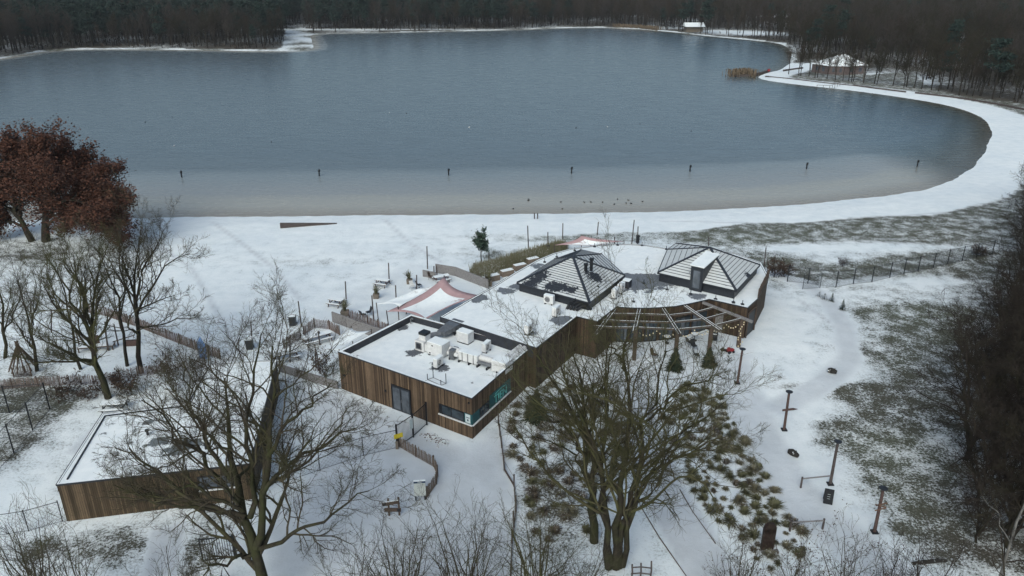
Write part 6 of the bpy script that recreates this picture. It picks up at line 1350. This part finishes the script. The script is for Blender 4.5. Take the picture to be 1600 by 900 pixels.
def duck(x, y, white=False, lab=None):
    p = flat(x, y, WATER); a = rg.uniform(0, 6.28); d_ = np.array((math.cos(a), math.sin(a), 0)); mb = MB(p); mb.tube([p - d_ * .3 + (0, 0, .12), p - d_ * .1 + (0, 0, .1), p + d_ * .15 + (0, 0, .1), p + d_ * .28 + (0, 0, .1)], [.03, .15, .14, .04], 7); mb.tube([p + d_ * .2 + (0, 0, .12), p + d_ * .25 + (0, 0, .32), p + d_ * .36 + (0, 0, .34)], [.05, .06, .02], 6)
    o = mb.build('water_bird', M['white_metal'] if white else M['black']); o.scale = (.65,) * 3; tag(o, lab or ('white gull resting on the ice of the lake' if white else 'small dark duck near the sandy shallows'), 'bird', 'birds on the lake'); return o
for _ in range(14): duck(rg.uniform(800, 1010), rg.uniform(311, 327))
for x, y in ((227, 191), (269, 183), (424, 222), (635, 177), (900, 200), (1000, 194), (1080, 205), (89, 156), (83, 181)): duck(x, y, lab='lone dark bird far out on the lake')
for x, y in ((609, 176), (949, 198), (733, 199), (272, 228)): duck(x, y, True)
# jetty, groyne boards and little fences on the far right point
def boards(px, h, label, name='groyne', th=.25, mat='pole', cat='groyne'):
    P_ = [flat(*q) for q in px]; mb = MB(P_[0])
    for i in range(len(P_) - 1): mb.wallseg(P_[i], P_[i + 1], -.6, h, th)
    tag(mb.build(name, M[mat]), label, cat)
boards([(1143, 118.5), (1170, 118), (1190, 114), (1202, 110)], .35, 'dark timber groyne running from the reeds to the far point', th=.7)
boards([(1224, 111), (1254, 107)], .5, 'dark boards across the snowy spit at the far house', th=.5)
boards([(1196, 119.5), (1240, 124), (1290, 130), (1333, 134)], .25, 'dark kerb between far lawn and the snowy sand, left stretch', th=.5)
boards([(1333, 134), (1370, 139), (1415, 144.5)], .4, 'dark kerb between far lawn and the snowy sand, middle stretch', th=.6)
boards([(1430, 146), (1500, 154), (1560, 164), (1640, 180)], .45, 'dark kerb along the wood edge above the curved beach, right stretch', th=.6)
P_ = [flat(*q) for q in ((1276, 138), (1296, 139), (1312, 134))]; t = empty('jetty_railing', P_[1], 'thin railing stepping from the far sand into the water', 'railing')
for p in posts_of(P_, 2.5): MB(P_[1]).tube([p - (0, 0, .4), p + (0, 0, 1.1)], .07, 5).build('post', M['pole'], t)
mb = MB(P_[1]); [mb.beam(P_[i] + (0, 0, 1.05), P_[i + 1] + (0, 0, 1.05), .1, .1) for i in range(2)]; mb.build('rail', M['pole'], t)
p = flat(1349, 128); top = at(1353, 89, p[1]); tag(MB(p).tube([p, top], [.35, .25], 8).build('tree_stump', M['birch']), 'tall pale snapped trunk right of the far brick house', 'dead tree')
p = flat(1201, 112); tag(MB(p).box(p + (0, 0, .6), (1.0, .6, .8), .2, taper=.8).build('lifeguard_box', M['red']), 'tiny red chest on the far point', 'chest')

# ================================================================== hazy winter air
hz = MB((0, 700, 0)); hz.box((0, 700, 24), (3000, 1750, 60)); ho = hz.build('haze', []) if False else None
me = bpy.data.meshes.new('haze'); tmp = MB((0, 0, 0)); tmp.box((0, 0, 0), (3000, 1800, 62)); me.from_pydata(tmp.v, [], tmp.f)
ho = link('haze', me, None, (0, 780, 26)); tag(ho, 'thin bluish winter haze over lake and wood', 'haze', kind='stuff')
m = bpy.data.materials.new('haze_air'); m.use_nodes = True; m.node_tree.nodes.clear(); n = m.node_tree.nodes
ou = n.new('ShaderNodeOutputMaterial'); pv = n.new('ShaderNodeVolumePrincipled'); pv.inputs['Color'].default_value = (.80, .87, .95, 1); pv.inputs['Density'].default_value = HAZE; pv.inputs['Anisotropy'].default_value = 0.0
m.node_tree.links.new(pv.outputs[0], ou.inputs['Volume']); me.materials.append(m)
